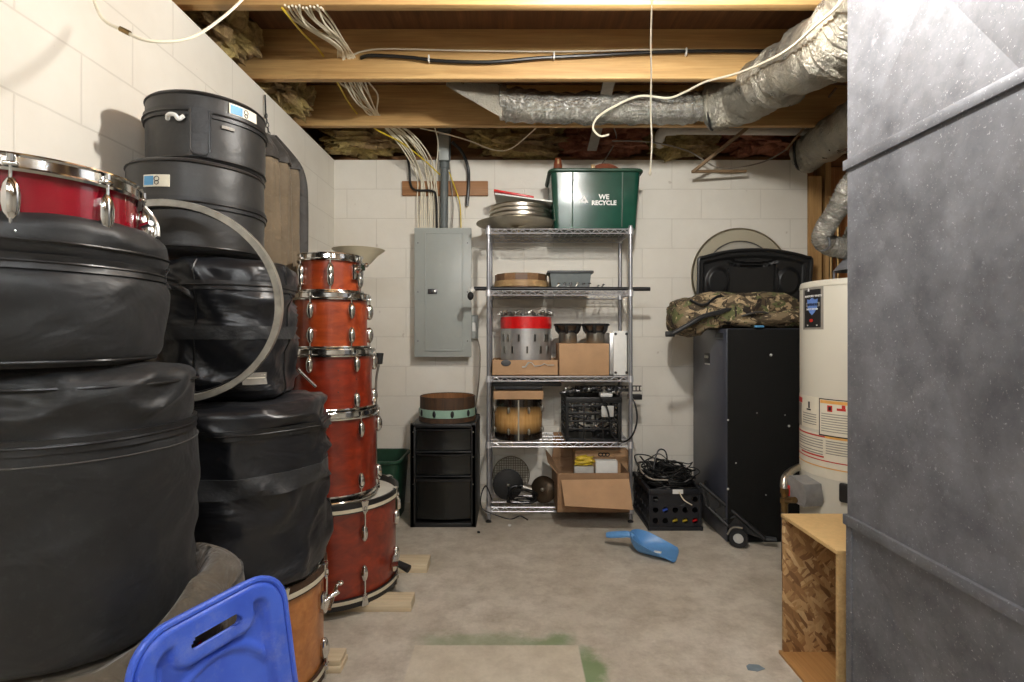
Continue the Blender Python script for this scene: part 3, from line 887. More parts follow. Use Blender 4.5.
def bags():
    def swell(x, y):
        d = math.hypot(x + .05, y + .02)
        k = min(1, max(0, (d - .20) / .07))
        return .11 * k * max(0, min(1, (x * .5 + y + .12) / .2))
    # soft brown bag at the bottom of the front stack
    b = Bag(.285, .25, .50, 2.2, .06, .03, .01, .014, 4, 1, .0, .006, topfn=swell)
    t, bd, ld = make_bag('slumped grey-brown soft drum bag on the floor under the front stack, behind the blue lid', (-.93, 1.2, 0), b, .39, 'brown_bag', zip_=False)
    b.ring(.39, .004).build('piping', M['piping'], t); b.ring(.455, .0035, .0).build('seam', M['drape_dark'], t)
    b.band(-28, -20, .40, .425, .003, 4, 2).build('red_tag', M['redband'], t)
    # big bag
    b = Bag(.232, .232, .572, 2.15, .03, .035, .006, .009, 4, 2, .012, .004, waist=((.435, .02, .006),))
    t, bd, ld = make_bag('tallest black drum bag of the front stack, zipped near its wrinkled top', (-.98, 1.181, .508), b, .435, 'black_bag', pipes=(.541,), lid_fold=.013)
    b.ring(.40, .0018, .0005).build('stitch_seam', M['drape_dark'], t)
    # upper bag carrying the red snare
    b = Bag(.215, .215, .296, 2.1, .04, .04, .012, .008, 5, 3, -.06, .005, waist=((.195, .022, .014),))
    t, bd, ld = make_bag('squat black drum bag directly under the deep red snare drum', (-1.0, 1.12, 1.088), b, .195, 'black_bag', pipes=(.012, .232), lid_fold=.001)
    b.band(28, 52, .17, .215, .006, 8, 3).build('zipper_end_flap', M['webbing'], t)
    # second stack: shiny big one on the amber bass drum
    b = Bag(.247, .247, .545, 2.1, .035, .03, .004, .012, 4, 5, .0, .020)
    t, bd, ld = make_bag('large shiny black bag sitting on the amber bass drum', (-.86, 1.715, .402), b, .465, 'shiny_bag', lid_fold=.008)
    b.band(-150, 40, .29, .345, .004, 70, 3).build('webbing_band', M['webbing'], t)
    for p in (-148, 30): b.line(p, .02, .46, .003).build('side_seam', M['piping'], t)
    # boxy wrinkled one
    b = Bag(.188, .188, .43, 2.9, .04, .03, .006, .012, 5, 6, .012, .018)
    t, bd, ld = make_bag('boxy wrinkled black bag behind the big bare hoop', (-.92, 1.735, .952), b, .345, 'shiny_bag', rz=R(12))
    for p in (-103, -20): b.line(p, .01, .42, .0035).build('side_seam', M['piping'], t)
    b.band(-150, 30, .185, .225, .004, 60, 2).build('webbing_band', M['webbing'], t)
    b.band(-66, -48, .05, .085, .004, 6, 2).build('care_label', M['inkgrey'], t)
    for z in (.068, .076): b.band(-65, -49, z, z + .003, .005, 6, 1).build('label_print', M['paper'], t)
    hb = MB().tube(smooth([b.pt(R(-138), .33, .0), b.pt(R(-130), .345, .03), b.pt(R(-112), .34, .032), b.pt(R(-104), .31, .0)], 8), .009, 8, flat=.5)
    hb.build('carry_handle', M['webbing'], t)
    # round cases
    b = Bag(.19, .19, .268, 2.0, .014, .014, .002, .002, 5, 7, .004, 0)
    t, bd, ld = make_bag('round black drum case, second from the top of the stack by the left wall', (-1.005, 1.70, 1.394), b, .14, 'case', pipes=(.012, .255))
    maker_label(b, ld, -103, -81, .178, .212)
    b = Bag(.168, .168, .212, 2.0, .012, .012, .002, .0025, 5, 8, .004, 0)
    t, bd, ld = make_bag('topmost round black drum case with a front flap by the left wall', (-.99, 1.725, 1.664), b, .146, 'case', pipes=(.011, .2))
    maker_label(b, ld, -41, -9, .158, .192)
    q = b.band(-76, -57, .012, .155, .010, 8, 10).build('front_flap', M['webbing'], t)
    e = MB().tube([b.pt(R(p), z, .011) for p, z in [(-74.5, .15), (-74.5, .03), (-72, .017), (-66, .015), (-61, .017), (-58.5, .03), (-58.5, .15)]], .003, 6)
    e.build('flap_binding', M['piping'], q)
    b.band(-48, -36, .108, .117, .006, 5, 2).build('plastic_tag', M['inkgrey'], t)
    MB().tube(smooth([b.pt(R(-96), .118, .004), b.pt(R(-92), .126, .016), b.pt(R(-86), .124, .02), b.pt(R(-84), .115, .012), b.pt(R(-80), .127, .008)], 6), .006, 8).build('knotted_tie', M['white'], t)
bags()


def hoops_and_covers():
    # bare hoop standing between the stacks
    C = Vector((-.925, 1.452, 1.238)); r = .272
    u = Vector((math.cos(R(15)), math.sin(R(15)), 0)); w = Vector((0, -math.sin(R(6)), math.cos(R(6)))); nn = u.cross(w).normalized()
    w = nn.cross(u)
    Mx = Matrix((u, w, nn)).transposed().to_4x4(); Mx.translation = C
    t = thing('drum_hoop', 'large bare worn hoop leaning against the boxy black bag', 'drum hoop', C - Vector((0, 0, r)))
    Ml = Matrix.Translation(-t.location) @ Mx
    MB().lathe([(r - .014, -.024), (r + .003, -.024), (r + .005, 0), (r + .003, .024), (r - .014, .024)], 96, Ml, True).build('hoop_ring', M['worn_hoop'], t)
    MB().lathe([(r - .0175, -.016), (r - .014, -.016), (r - .014, -.004), (r - .0175, -.004)], 96, Ml, True).build('dark_inlay', M['black'], t)
    # brown cover hanging on the left wall
    t = thing('hanging_cover', 'grey-brown fabric cover with pleats hanging from a chain on the left wall', 'cover', (-1.10, 2.44, .96))
    H = 1.11
    def fn(u, v, o):
        # u runs from the near end along the room side to the far end; v goes up; the far shoulder is round
        a = R(-95 + 190 * u)
        z = H * v
        far = math.sin(a) > 0
        sh = max(0, 1 - max(0, (v - .62) / .38) ** 2.4) ** .6 if far else max(0, 1 - max(0, (v - .85) / .15) ** 2.4) ** .6
        wd = .085 + .055 * (1 - max(0, (v - .8) / .2) ** 2)
        x = -.12 + max(0, (wd + .010 * math.sin(u * 60 + 1.5 * v) + .006 * math.sin(u * 113) + o)) * abs(math.cos(a)) ** .6 * (1.55 if v < .9 else 1.55 - (v - .9) * 3)
        y = (.27 * max(sh, .02)) * math.sin(a)
        return Vector((x, y + (o if far else -o) * abs(math.sin(a)), z))
    MB().patch(fn, 0, 1, 0, 1, 110, 44, .0, -.02).build('pleated_face', M['drape'], t, 60)
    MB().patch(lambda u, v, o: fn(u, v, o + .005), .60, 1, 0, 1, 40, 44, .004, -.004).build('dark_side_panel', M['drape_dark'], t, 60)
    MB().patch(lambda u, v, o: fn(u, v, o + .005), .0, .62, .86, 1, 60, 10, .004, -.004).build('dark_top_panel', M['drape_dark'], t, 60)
hoops_and_covers()


# ------------------------------------------------------------------ drums
def chrome_hoop(r, z, up, par, m='chrome', name='hoop'):
    s = 1 if up else -1
    p = [(r + .001, -.006), (r + .013, -.007), (r + .0145, -.002), (r + .006, .003), (r + .005, .020), (r + .012, .023), (r + .011, .026), (r + .001, .0245)]
    return MB().lathe([(a, z + s * b) for a, b in p], 64, None, True).build(name, M[m], par)


def lug_mb(Rr, phi, z, s=1.0, style='tear'):
    Mx = Matrix.Rotation(phi, 4, 'Z')
    m = MB()
    if style == 'tube':
        m.sphere((Rr + .009, 0, z), (.011, .015, .040), 14, Mx)
        m.box((Rr + .004, 0, z), (.012, .020, .060), .004, Mx)
    else:
        m.sphere((Rr + .009, 0, z), (.013 * s, .0115 * s, .026 * s), 14, Mx)
        m.box((Rr + .002, 0, z), (.007, .017 * s, .036 * s), .003, Mx)
    return m


def rod_mb(Rr, phi, z0, z1, up):
    Mx = Matrix.Rotation(phi, 4, 'Z')
    m = MB()
    m.cyl(Mx @ Vector((Rr, 0, z0)), Mx @ Vector((Rr, 0, z1)), .0032, 8)
    d = .006 if up else -.006
    m.cyl(Mx @ Vector((Rr, 0, z1 - d)), Mx @ Vector((Rr, 0, z1 + d)), .0052, 8)
    m.box((Rr - .004, 0, z1 - 1.8 * d), (.018, .022, .008), .003, Mx)
    return m


def make_drum(label, loc, r, h, shell, nl=8, ph=0, hoops='chrome', lugs=True, style='tear', lz=None, group=None, head='head', seams=()):
    t = thing('drum', label, 'drum', loc, 0, group)
    e = .024 if hoops == 'chrome' else .05
    z0, z1 = e * .5, h - e * .5
    MB().lathe([(r, z0), (r, z1), (r - .007, z1), (r - .007, z0)], 72, None, True).build('shell', M[shell], t)
    MB().lathe([(0, z1 + .001), (r - .008, z1 + .003), (r + .001, z1 - .001), (r + .0015, z1 - .006)], 64).build('drumhead', M[head], t)
    MB().lathe([(0, z0 - .001), (r - .008, z0 - .003), (r + .001, z0 + .001), (r + .0015, z0 + .006)], 64).build('drumhead', M[head], t)
    if hoops == 'chrome':
        chrome_hoop(r, z1 - .002, True, t); chrome_hoop(r, z0 + .002, False, t)
    else:
        for zz, s in ((z1, 1), (z0, -1)):
            a, b = sorted((zz - s * .012, zz + s * .028))
            hp = MB().lathe([(r + .002, a), (r + .012, a), (r + .012, b), (r + .002, b)], 72, None, True).build('hoop', M[hoops], t)
            MB().lathe([(r + .011, (a + b) / 2 - .007 - s * .008), (r + .0132, (a + b) / 2 - .007 - s * .008), (r + .0132, (a + b) / 2 + .007 - s * .008), (r + .011, (a + b) / 2 + .007 - s * .008)], 72, None, True).build('inlay', M['cream'], hp)
    if lugs:
        lz = lz or (z1 - .055, z0 + .055)
        rr = r + .011
        for k in range(nl):
            phi = ph + 2 * PI * k / nl
            if style == 'tube':
                l = lug_mb(r, phi, (z0 + z1) / 2, 1, style).build('lug', M['chrome'], t)
                rod_mb(rr, phi, (z0 + z1) / 2, z1 + .014, True).build('tension_rod', M['chrome'], l)
                rod_mb(rr, phi, (z0 + z1) / 2, z0 - .012, False).build('tension_rod', M['chrome'], l)
                continue
            for up in (True, False):
                z = lz[0] if up else lz[1]
                l = lug_mb(r, phi, z, 1.4).build('lug', M['chrome'], t)
                zt = (z1 + .012) if up else (z0 - .012)
                if hoops == 'chrome':
                    rod_mb(rr, phi, z, zt, up).build('tension_rod', M['chrome'], l)
                else:
                    s = 1 if up else -1
                    m = rod_mb(r + .018, phi, z, (z1 if up else z0) + s * .002, up)
                    Mx = Matrix.Rotation(phi, 4, 'Z')
                    zz = z1 if up else z0
                    m.prism([(-.016, 0), (.016, 0), (.006, -.05 * s), (-.006, -.05 * s)][::s], 0, .005, Mx @ Matrix.Translation((r + .0135, 0, zz + s * .03)) @ Matrix.Rotation(R(90), 4, 'Z') @ Matrix.Rotation(R(90), 4, 'X'))
                    m.box((r + .006, 0, zz + s * .0305), (.020, .028, .005), .002, Mx)
                    m.build('claw_and_rod', M['chrome'], l)
    return t


def drums():
    # deep red snare on the front stack
    t = make_drum('deep red gloss snare drum with chrome hoops on top of the front stack', (-.985, 1.09, 1.322), .176, .139, 'redgloss', 8, R(-12), style='tube')
    Mx = Matrix.Rotation(R(30), 4, 'Z')
    s = MB().box((.190, 0, .062), (.018, .034, .07), .006, Mx)
    s.box((.204, .0, .045), (.012, .020, .055), .004, Mx)
    st = s.build('strainer', M['chrome'], t)
    MB().cyl(Mx @ Vector((.188, -.03, .066)), Mx @ Vector((.205, -.055, .07)), .006, 10).build('lever', M['chrome'], st)
    MB().tube(smooth([Mx @ Vector((.188, .004, .115)), Mx @ Vector((.20, .01, .10)), Mx @ Vector((.212, .004, .075)), Mx @ Vector((.214, 0, .05))], 6), .005, 8).build('throw_arm', M['dullchrome'], st)
    # amber bass drum under the second stack
    t = make_drum('amber wood bass drum with cream banded hoops under the shiny black bag', (-.86, 1.715, .038), .236, .36, 'maple', 8, R(-40), hoops='oldshell', lz=(.235, .085))
    m = MB(); a = R(2)
    d = Vector((math.cos(a), math.sin(a), 0)); s = Vector((-math.sin(a), math.cos(a), 0))
    m.box((.243, 0, .25), (.02, .03, .05), .006, Matrix.Rotation(a, 4, 'Z'))
    m.cyl(d * .25 + Vector((0, 0, .245)), d * .29 + s * .02 + Vector((0, 0, .27)), .009, 12)
    m.cyl(d * .275 + s * -.03 + Vector((0, 0, .235)), d * .275 + s * .05 + Vector((0, 0, .275)), .006, 10)
    m.sphere(d * .285 + s * .055 + Vector((0, 0, .28)), (.012, .012, .009), 10)
    m.build('spur_bracket', M['chrome'], t)
    # five red shells, smallest on top
    c = (-.805, 2.365)
    z = [.040, .468, .822, 1.082, 1.322, 1.490]
    t = make_drum('red wooden bass drum with black hoops at the bottom of the red drum stack', (-.80, 2.39, .042), .27, .418, 'redwood', 8, R(-47), hoops='black', lz=(.29, .125))
    m = MB(); a = R(-8); Mx = Matrix.Rotation(a, 4, 'Z')
    m.box((.28, 0, .10), (.02, .04, .07), .006, Mx); m.cyl(Mx @ Vector((.285, -.02, .10)), Mx @ Vector((.315, -.03, .11)), .011, 12)
    sp = m.build('spur_bracket', M['chrome'], t)
    MB().cyl(Mx @ Vector((.305, -.02, .105)), Mx @ Vector((.36, -.035, .09)), .014, 12, .017).build('rubber_foot', M['rubber'], sp)
    MB().box((.285, 0, .33), (.014, .03, .045), .005, Matrix.Rotation(R(12), 4, 'Z')).build('bracket', M['chrome'], t)
    t = make_drum('tall red floor tom, second from the bottom of the red drum stack', (c[0], c[1] - .012, z[1]), .196, z[2] - z[1] - .002, 'redwood', 8, R(-80))
    # its legs, one with a bent rod and rubber tip
    m = MB(); a = R(25); Mx = Matrix.Rotation(a, 4, 'Z')
    m.box((.205, 0, .29), (.022, .03, .045), .006, Mx); m.cyl(Mx @ Vector((.212, -.022, .295)), Mx @ Vector((.212, .022, .295)), .007, 10)
    lb = m.build('leg_bracket', M['chrome'], t)
    L = lambda p: Vector(p) - t.location
    MB().tube(smooth([L(P(376, 470, 2.47)), L(P(376, 420, 2.47)), L(P(376, 385, 2.47)), L(P(377, 374, 2.47)), L(P(379.5, 362, 2.47))], 6), .0052, 10).build('leg', M['dullchrome'], lb)
    MB().cyl(L(P(379.5, 364, 2.47)), L(P(380, 353, 2.47)), .013, 14, .017).build('rubber_foot', M['rubber'], lb)
    m = MB(); Mx = Matrix.Rotation(R(-112), 4, 'Z')
    m.box((.205, 0, .27), (.022, .03, .045), .006, Mx)
    lb2 = m.build('leg_bracket', M['chrome'], t)
    MB().tube([L(P(298, 369, 2.12)), L(P(316, 387, 2.14))], .006, 10).build('leg', M['chrome'], lb2)
    t = make_drum('red wooden tom in the middle of the red drum stack', (c[0], c[1] - .005, z[2]), .176, z[3] - z[2] - .002, 'redwood', 6, R(-38), lz=(.205, .05))
    m = MB()
    for q in range(2):
        for zz in (.09, .14, .18):
            m.sphere((.1765 * math.cos(R(-62 + 26 * q)), .1765 * math.sin(R(-62 + 26 * q)), zz), .0028, 8)
    m.build('mount_hole', M['ink'], t)
    make_drum('red wooden tom, second from the top of the red drum stack', (c[0], c[1], z[3]), .154, z[4] - z[3] - .002, 'redwood2', 6, R(-42))
    t = make_drum('smallest red tom with a chrome mount at the top of the red drum stack', (c[0] - .003, c[1], z[4]), .129, z[5] - z[4] - .002, 'redwood2', 6, R(-72))
    m = MB(); Mx = Matrix.Rotation(R(-22), 4, 'Z')
    m.box((.138, 0, .10), (.02, .05, .07), .006, Mx); m.cyl(Mx @ Vector((.14, 0, .11)), Mx @ Vector((.175, 0, .12)), .014, 12)
    m.cyl(Mx @ Vector((.165, -.025, .10)), Mx @ Vector((.165, .03, .135)), .007, 10); m.sphere((.168, .03, .135), (.011, .011, .011), 10, Mx)
    m.build('tom_mount', M['chrome'], t)
    # wood offcuts beneath the drums
    def blk(px0, px1, pyf, D0, D1, zt, label, m='block'):
        a, b = P(px0, pyf, D0), P(px1, pyf, D0)
        return tag(MB().bx(a.x, b.x, D0, D1, 0, zt, .002).build('wood_block', M[m]), label, 'wood block')
    blk(322, 411, 612, 2.20, 2.29, .041, 'long pale wood block on the floor at the front of the red bass drum')
    blk(345, 427, 573, 2.56, 2.68, .041, 'pale wood block on the floor behind the red bass drum', 'block')
    a = P(326, 670, 1.80)
    tag(MB().bx(-.80, -.582, 1.80, 1.88, 0, .019, .002).build('wood_block', M['block']), 'lower of two thin wood pieces under the amber bass drum', 'wood block')
    tag(MB().bx(-.81, -.588, 1.81, 1.885, .0192, .038, .002).build('wood_block', M['block']), 'upper of two thin wood pieces under the amber bass drum', 'wood block')
drums()


def blue_lid():
    k = .93
    A = Vector((-.737, 1.05, 0)) * k; B = Vector((-.572, 1.34, 0)) * k
    u = (B - A).normalized()
    lean = R(5)
    nrm = Vector((u.y, -u.x, 0))
    up = (Vector((0, 0, 1)) * math.cos(lean) - nrm * math.sin(lean))
    W_, H_ = .322, .585
    t = thing('bin_lid', 'blue plastic tote lid standing on edge against the grey-brown bag', 'lid', (B + nrm * .05 - u * W_ / 2 + u * .012))
    rc = .08
    def clampr(x, y):
        X, Y = W_ / 2 - rc, H_ / 2 - rc
        if abs(x) > X and abs(y) > Y:
            dx, dy = abs(x) - X, abs(y) - Y
            m = max(dx, dy); d = math.hypot(dx, dy)
            dx, dy = dx / d * m, dy / d * m
            return math.copysign(X + dx, x), math.copysign(Y + dy, y)
        return x, y
    def sd(x, y, cx, cy, hx, hy, r):
        qx, qy = abs(x - cx) - hx + r, abs(y - cy) - hy + r
        return math.hypot(max(qx, 0), max(qy, 0)) + min(max(qx, qy), 0) - r
    ss = lambda a, b, v: (lambda q: q * q * (3 - 2 * q))(min(1, max(0, (v - a) / (b - a))))
    def hgt(x, y):
        e = -sd(x, y, 0, 0, W_ / 2, H_ / 2, rc)           # distance in from the edge
        h = -.012 + .014 * ss(0, .008, e)
        inner = sd(x, y, 0, 0, W_ / 2 - .042, H_ / 2 - .042, .03)
        pad = sd(x, y, .0, H_ / 2 - .05, .085, .045, .03)
        pan = max(inner, -pad)
        h -= .018 * ss(.004, -.010, pan)
        arch = abs(math.hypot(x, (y - .02) * .8) - .13) if y > -.02 else 9
        if pan < -.012: h += .007 * ss(.012, .003, arch) * ss(.3, .2, abs(y))
        return h
    n1, n2 = 78, 118
    xs = [(-W_ / 2 + W_ * i / n1) for i in range(n1 + 1)]; ys = [(-H_ / 2 + H_ * j / n2) for j in range(n2 + 1)]
    vs, fs = [], []
    O = t.location
    Mx = Matrix((u, up, nrm)).transposed().to_4x4(); Mx.translation = Vector((0, 0, .012)) + up * H_ / 2
    Mx = Mx @ Matrix.Rotation(R(4.5), 4, 'Z')
    for off in (0, -.003):
        for y in ys:
            for x in xs:
                a, b = clampr(x, y)
                vs.append(Mx @ Vector((a, b, hgt(a, b) + off)))
    N = (n1 + 1) * (n2 + 1)
    hole = lambda i, j: sd(xs[i] + W_ / n1 / 2, ys[j] + H_ / n2 / 2, 0, H_ / 2 - .058, .052, .013, .012) < 0
    for b in (0, 1):
        for j in range(n2):
            for i in range(n1):
                if hole(i, j): continue
                q = b * N + j * (n1 + 1) + i
                fs.append((q, q + 1, q + n1 + 2, q + n1 + 1))
    m = MB(); m.add(vs, fs)
    # outer skirt
    ol = rrect(W_, H_, rc, 8)
    for (x, y), (x2, y2) in zip(ol, ol[1:] + ol[:1]):
        m.add([Mx @ Vector((x, y, -.012)), Mx @ Vector((x2, y2, -.012)), Mx @ Vector((x2, y2, -.026)), Mx @ Vector((x, y, -.026))], [(0, 1, 2, 3)])
    m.build('lid_panel', M['blue_lid'], t, 50)
    MB().tube([Mx @ Vector((x, y, -.006)) for x, y in rrect(W_ + .006, H_ + .004, rc, 8)], .007, 8, True).build('rim', M['blue_lid'], t)
    p = MB().tube([Mx @ Vector((x, y, -.012)) for x, y in rrect(.114, .036, .016, 6, 0, H_ / 2 - .058)], .005, 8, True)
    p.build('handle_slot', M['blue_lid'], t)
blue_lid()
# ------------------------------------------------------------------ wire shelving
SX0, SX1, SY0, SY1 = -.144, .729, 3.26, 3.575
LV = [.077, .475, .880, 1.408, 1.788]          # mid height of each shelf edge


def shelving():
    cx, cy = (SX0 + SX1) / 2, (SY0 + SY1) / 2
    t = thing('shelving_unit', 'five tier chrome wire shelving unit against the back wall', 'shelving', (cx, cy, 0))
    hx, hy = (SX1 - SX0) / 2, (SY1 - SY0) / 2
    for sx in (-1, 1):
        for sy in (-1, 1):
            x, y = sx * hx, sy * hy
            m = MB().cyl((x, y, .02), (x, y, 1.82), .0125, 16)
            for k in range(44):
                m.lathe([(.0125, -.001), (.0131, 0), (.0125, .001)], 12, Matrix.Translation((x, y, .06 + .04 * k)), True)
            m.sphere((x, y, 1.82), (.0125, .0125, .006), 12)
            p = m.build('post', M['zinc_post'], t)
            MB().lathe([(0, 0), (.018, 0), (.018, .006), (.007, .012), (.007, .03), (0, .03)], 14, Matrix.Translation((x, y, 0))).build('levelling_foot', M['darksteel'], p)
    for z in LV:
        m = MB()
        for zz in (z - .013, z + .013):
            for y in (-hy, hy): m.cyl((-hx, y, zz), (hx, y, zz), .0034, 6)
            for x in (-hx, hx): m.cyl((x, -hy, zz), (x, hy, zz), .0034, 6)
        n = 15
        for y in (-hy, hy):
            q = []
            for k in range(2 * n + 1): q.append((-hx + .015 + (2 * hx - .03) * k / (2 * n), y, z + (.011 if k % 2 else -.011)))
            m.tube(q, .0036, 5)
        for x in (-hx, hx):
            m.tube([(x, -hy + .015 + (2 * hy - .03) * k / 18, z + (.011 if k % 2 else -.011)) for k in range(19)], .0026, 5)
        for k in range(22):
            x = -hx + 2 * hx * (k + .5) / 22
            m.cyl((x, -hy, z + .0155), (x, hy, z + .0155), .002, 5)
        for f in (-.33, .33): m.cyl((-hx, hy * f, z + .011), (hx, hy * f, z + .011), .003, 6)
        for sx in (-1, 1):
            for sy in (-1, 1):
                m.lathe([(.013, -.02), (.019, -.02), (.017, .02), (.013, .02)], 14, Matrix.Translation((sx * hx, sy * hy, z)), True)
        m.build('wire_shelf', M['zinc_wire'], t)
shelving()
SZ = [z + .0185 for z in LV]


def ring_thing(name, label, cat, r, z, c, prof, m, group=None, sub=None):
    t = MB().lathe(prof, 64, Matrix.Translation((c[0], c[1], z)), True).build(name, m)
    return tag(t, label, cat, group)


def top_shelf():
    # inverted cymbals with metal hoops stacked on them
    def cymbal(c, z, R_, inv, label, bell=.055):
        prof = [(.006, .048), (bell * .5, .045), (bell, .022), (R_ * .5, .014), (R_ * .8, .006), (R_, 0), (R_, -.0016), (R_ * .8, .0045), (R_ * .5, .0125), (bell, .0205), (bell * .5, .0435), (.006, .0465)]
        if inv: prof = [(a, .048 - b) for a, b in prof]
        return ring_thing('cymbal', label, 'cymbal', R_, z, c, prof, M['bronze'])
    cymbal((.03, 3.382), SZ[4] + .001, .258, True, 'largest cymbal lying upside down on the top shelf, overhanging its left end')
    gl = ['lowest', 'second lowest', 'second highest', 'highest']
    for k, (r, dz) in enumerate(((.200, .050), (.198, .078), (.196, .106), (.188, .134))):
        z = SZ[4] + dz
        t = ring_thing('metal_hoop', gl[k] + ' of the four metal hoops stacked on the big cymbal', 'drum hoop', r, z, (.062 - .004 * k, 3.42),
                       [(r - .012, 0), (r + .006, 0), (r + .007, .004), (r, .006), (r, .021), (r + .006, .024), (r + .004, .027), (r - .004, .026), (r - .004, .006), (r - .012, .005)], M['alu'], 'metal hoops on the top shelf')
    # two small cymbals sticking out at the back
    cymbal((.035, 3.44), SZ[4] + .163, .17, False, 'small cymbal lying bell up on the stack of metal hoops', .045)
    # packets on top
    b = MB()
    def slab(px0, py0, px1, py1, th, D0, D1, nm, m, label, dz=0):
        a, c = P(px0, py0, D0), P(px1, py1, D0)
        ang = math.atan2(c.z - a.z, c.x - a.x); L = math.hypot(c.x - a.x, c.z - a.z)
        Mx = Matrix.Translation(((a.x + c.x) / 2, (D0 + D1) / 2, (a.z + c.z) / 2 + dz)) @ Matrix.Rotation(-ang, 4, 'Y')
        return tag(MB().box((0, 0, -th / 2), (L, D1 - D0, th), .002, Mx).build(nm, m), label, 'packet')
    slab(494, 189, 534, 196, .012, 3.30, 3.52, 'flat_packet', M['redband'], 'flat red packet lying tilted on top of the hoop stack')
    slab(495, 192, 553, 200, .010, 3.29, 3.53, 'flat_packet', M['white'], 'thin white packet under the red one on the hoop stack', -.004)
    # green bin
    D0 = 3.235
    t = thing('recycling_bin', 'dark green plastic recycling bin with white lettering on the top shelf', 'bin', (.515, 3.42, SZ[4] + .001))
    hb, ht = (.255, .150), (.278, .178)
    H = .354
    def wall(u, v, o):
        n = len(ol); return None
    ob = rrect(2 * hb[0], 2 * hb[1], .035, 5); ot = rrect(2 * ht[0], 2 * ht[1], .04, 5)
    n = len(ob)
    m = MB()
    vs = []; th = .004
    for (pb, pt_, zb, zt) in ((ob, ot, 0, H),):
        for k in range(9):
            f = k / 8
            vs += [(a[0] + (b[0] - a[0]) * f, a[1] + (b[1] - a[1]) * f, zb + (zt - zb) * f) for a, b in zip(pb, pt_)]
    for k in range(9):
        f = 1 - k / 8; s = .985
        vs += [((a[0] + (b[0] - a[0]) * f) * s, (a[1] + (b[1] - a[1]) * f) * s, max(th, H * f)) for a, b in zip(ob, ot)]
    fs = []
    for r_ in range(17):
        for i in range(n): fs.append((r_ * n + i, r_ * n + (i + 1) % n, (r_ + 1) * n + (i + 1) % n, (r_ + 1) * n + i))
    fs.append(tuple(range(n))[::-1]); fs.append(tuple(17 * n + i for i in range(n)))
    # dents on the front: push the wall in and out a little
    vs2 = []
    for v in vs:
        v = Vector(v)
        v.y += .004 * noise.noise(v * 7 + Vector((3, 1, 2))) if v.y < 0 else 0
        vs2.append(v)
    m.add(vs2, fs)
    m.build('bin_body', M['green_bin'], t, 50)
    rl = rrect(2 * ht[0] + .012, 2 * ht[1] + .012, .045, 6)
    q = MB()
    q.tube([(x, y, H - .004) for x, y in rl], .011, 8, True, flat=1.0)
    q.build('rim', M['green_tub'], t)
    front = lambda px, py: Vector(((px - CX) / F * D0 - t.location.x, 0, P(0, py, D0).z - t.location.z))
    fy = lambda z: -(hb[1] + (ht[1] - hb[1]) * z / H)
    for px in (573, 623):
        x = front(px, 200).x
        MB().tube([(x, fy(z) - .001, z) for z in (.01, .1, .2, .3, .345)], .0045, 6).build('rib', M['green_tub'], t)
    tilt = math.atan2(ht[1] - hb[1], H)
    nrm = (0, -math.cos(tilt), -math.sin(tilt) * -1)
    def dec(px, py):
        p = front(px, py); return facing((p.x, fy(p.z) - .0035, p.z), (0, -math.cos(tilt), -math.sin(tilt)))
    text_mb('WE', .041, dec(604.5, 196.3), .001, .0012).build('lettering', M['white'], t)
    text_mb('RECYCLE', .037, dec(604.5, 202.2), .001, .0016).build('lettering', M['white'], t)
    # three chasing arrows
    Mx = dec(584.5, 199.5) @ Matrix.Scale(1.25, 4)
    a = MB()
    for k in range(3):
        Rk = Mx @ Matrix.Rotation(R(120 * k), 4, 'Z')
        a.prism([(-.021, -.012), (.004, -.012), (.004, -.017), (.013, -.0085), (.004, 0), (.004, -.005), (-.017, -.005)], 0, .001, Rk)
    a.build('recycling_symbol', M['white'], t)
    # things showing over its rim
    zt = t.location.z + H
    s = thing('brown_bottle', 'small brown leather covered bottle standing in the left of the green bin', 'bottle', (.298, 3.44, zt - .012))
    MB().lathe([(0, 0), (.026, 0), (.028, .01), (.028, .10), (.024, .125), (.020, .145), (0, .148)], 20).build('bottle_body', M['leather'], s)
    MB().box((.0, -.0285, .118), (.012, .002, .03), .001).build('strap_tab', M['hoopwood'], s)
    s = thing('wooden_disc', 'reddish brown wooden ring poking up out of the green bin', 'ring', (.60, 3.42, zt - .036))
    Mx = Matrix.Translation((0, 0, .0)) @ Matrix.Rotation(R(80), 4, 'X')
    MB().lathe([(.10, -.02), (.132, -.02), (.136, 0), (.132, .02), (.10, .02)], 48, Mx, True).build('ring_body', M['leather'], s)
    MB().box((-.078, .0, .104), (.026, .03, .035), .004).build('pale_tab', M['hoopwood'], s)
top_shelf()


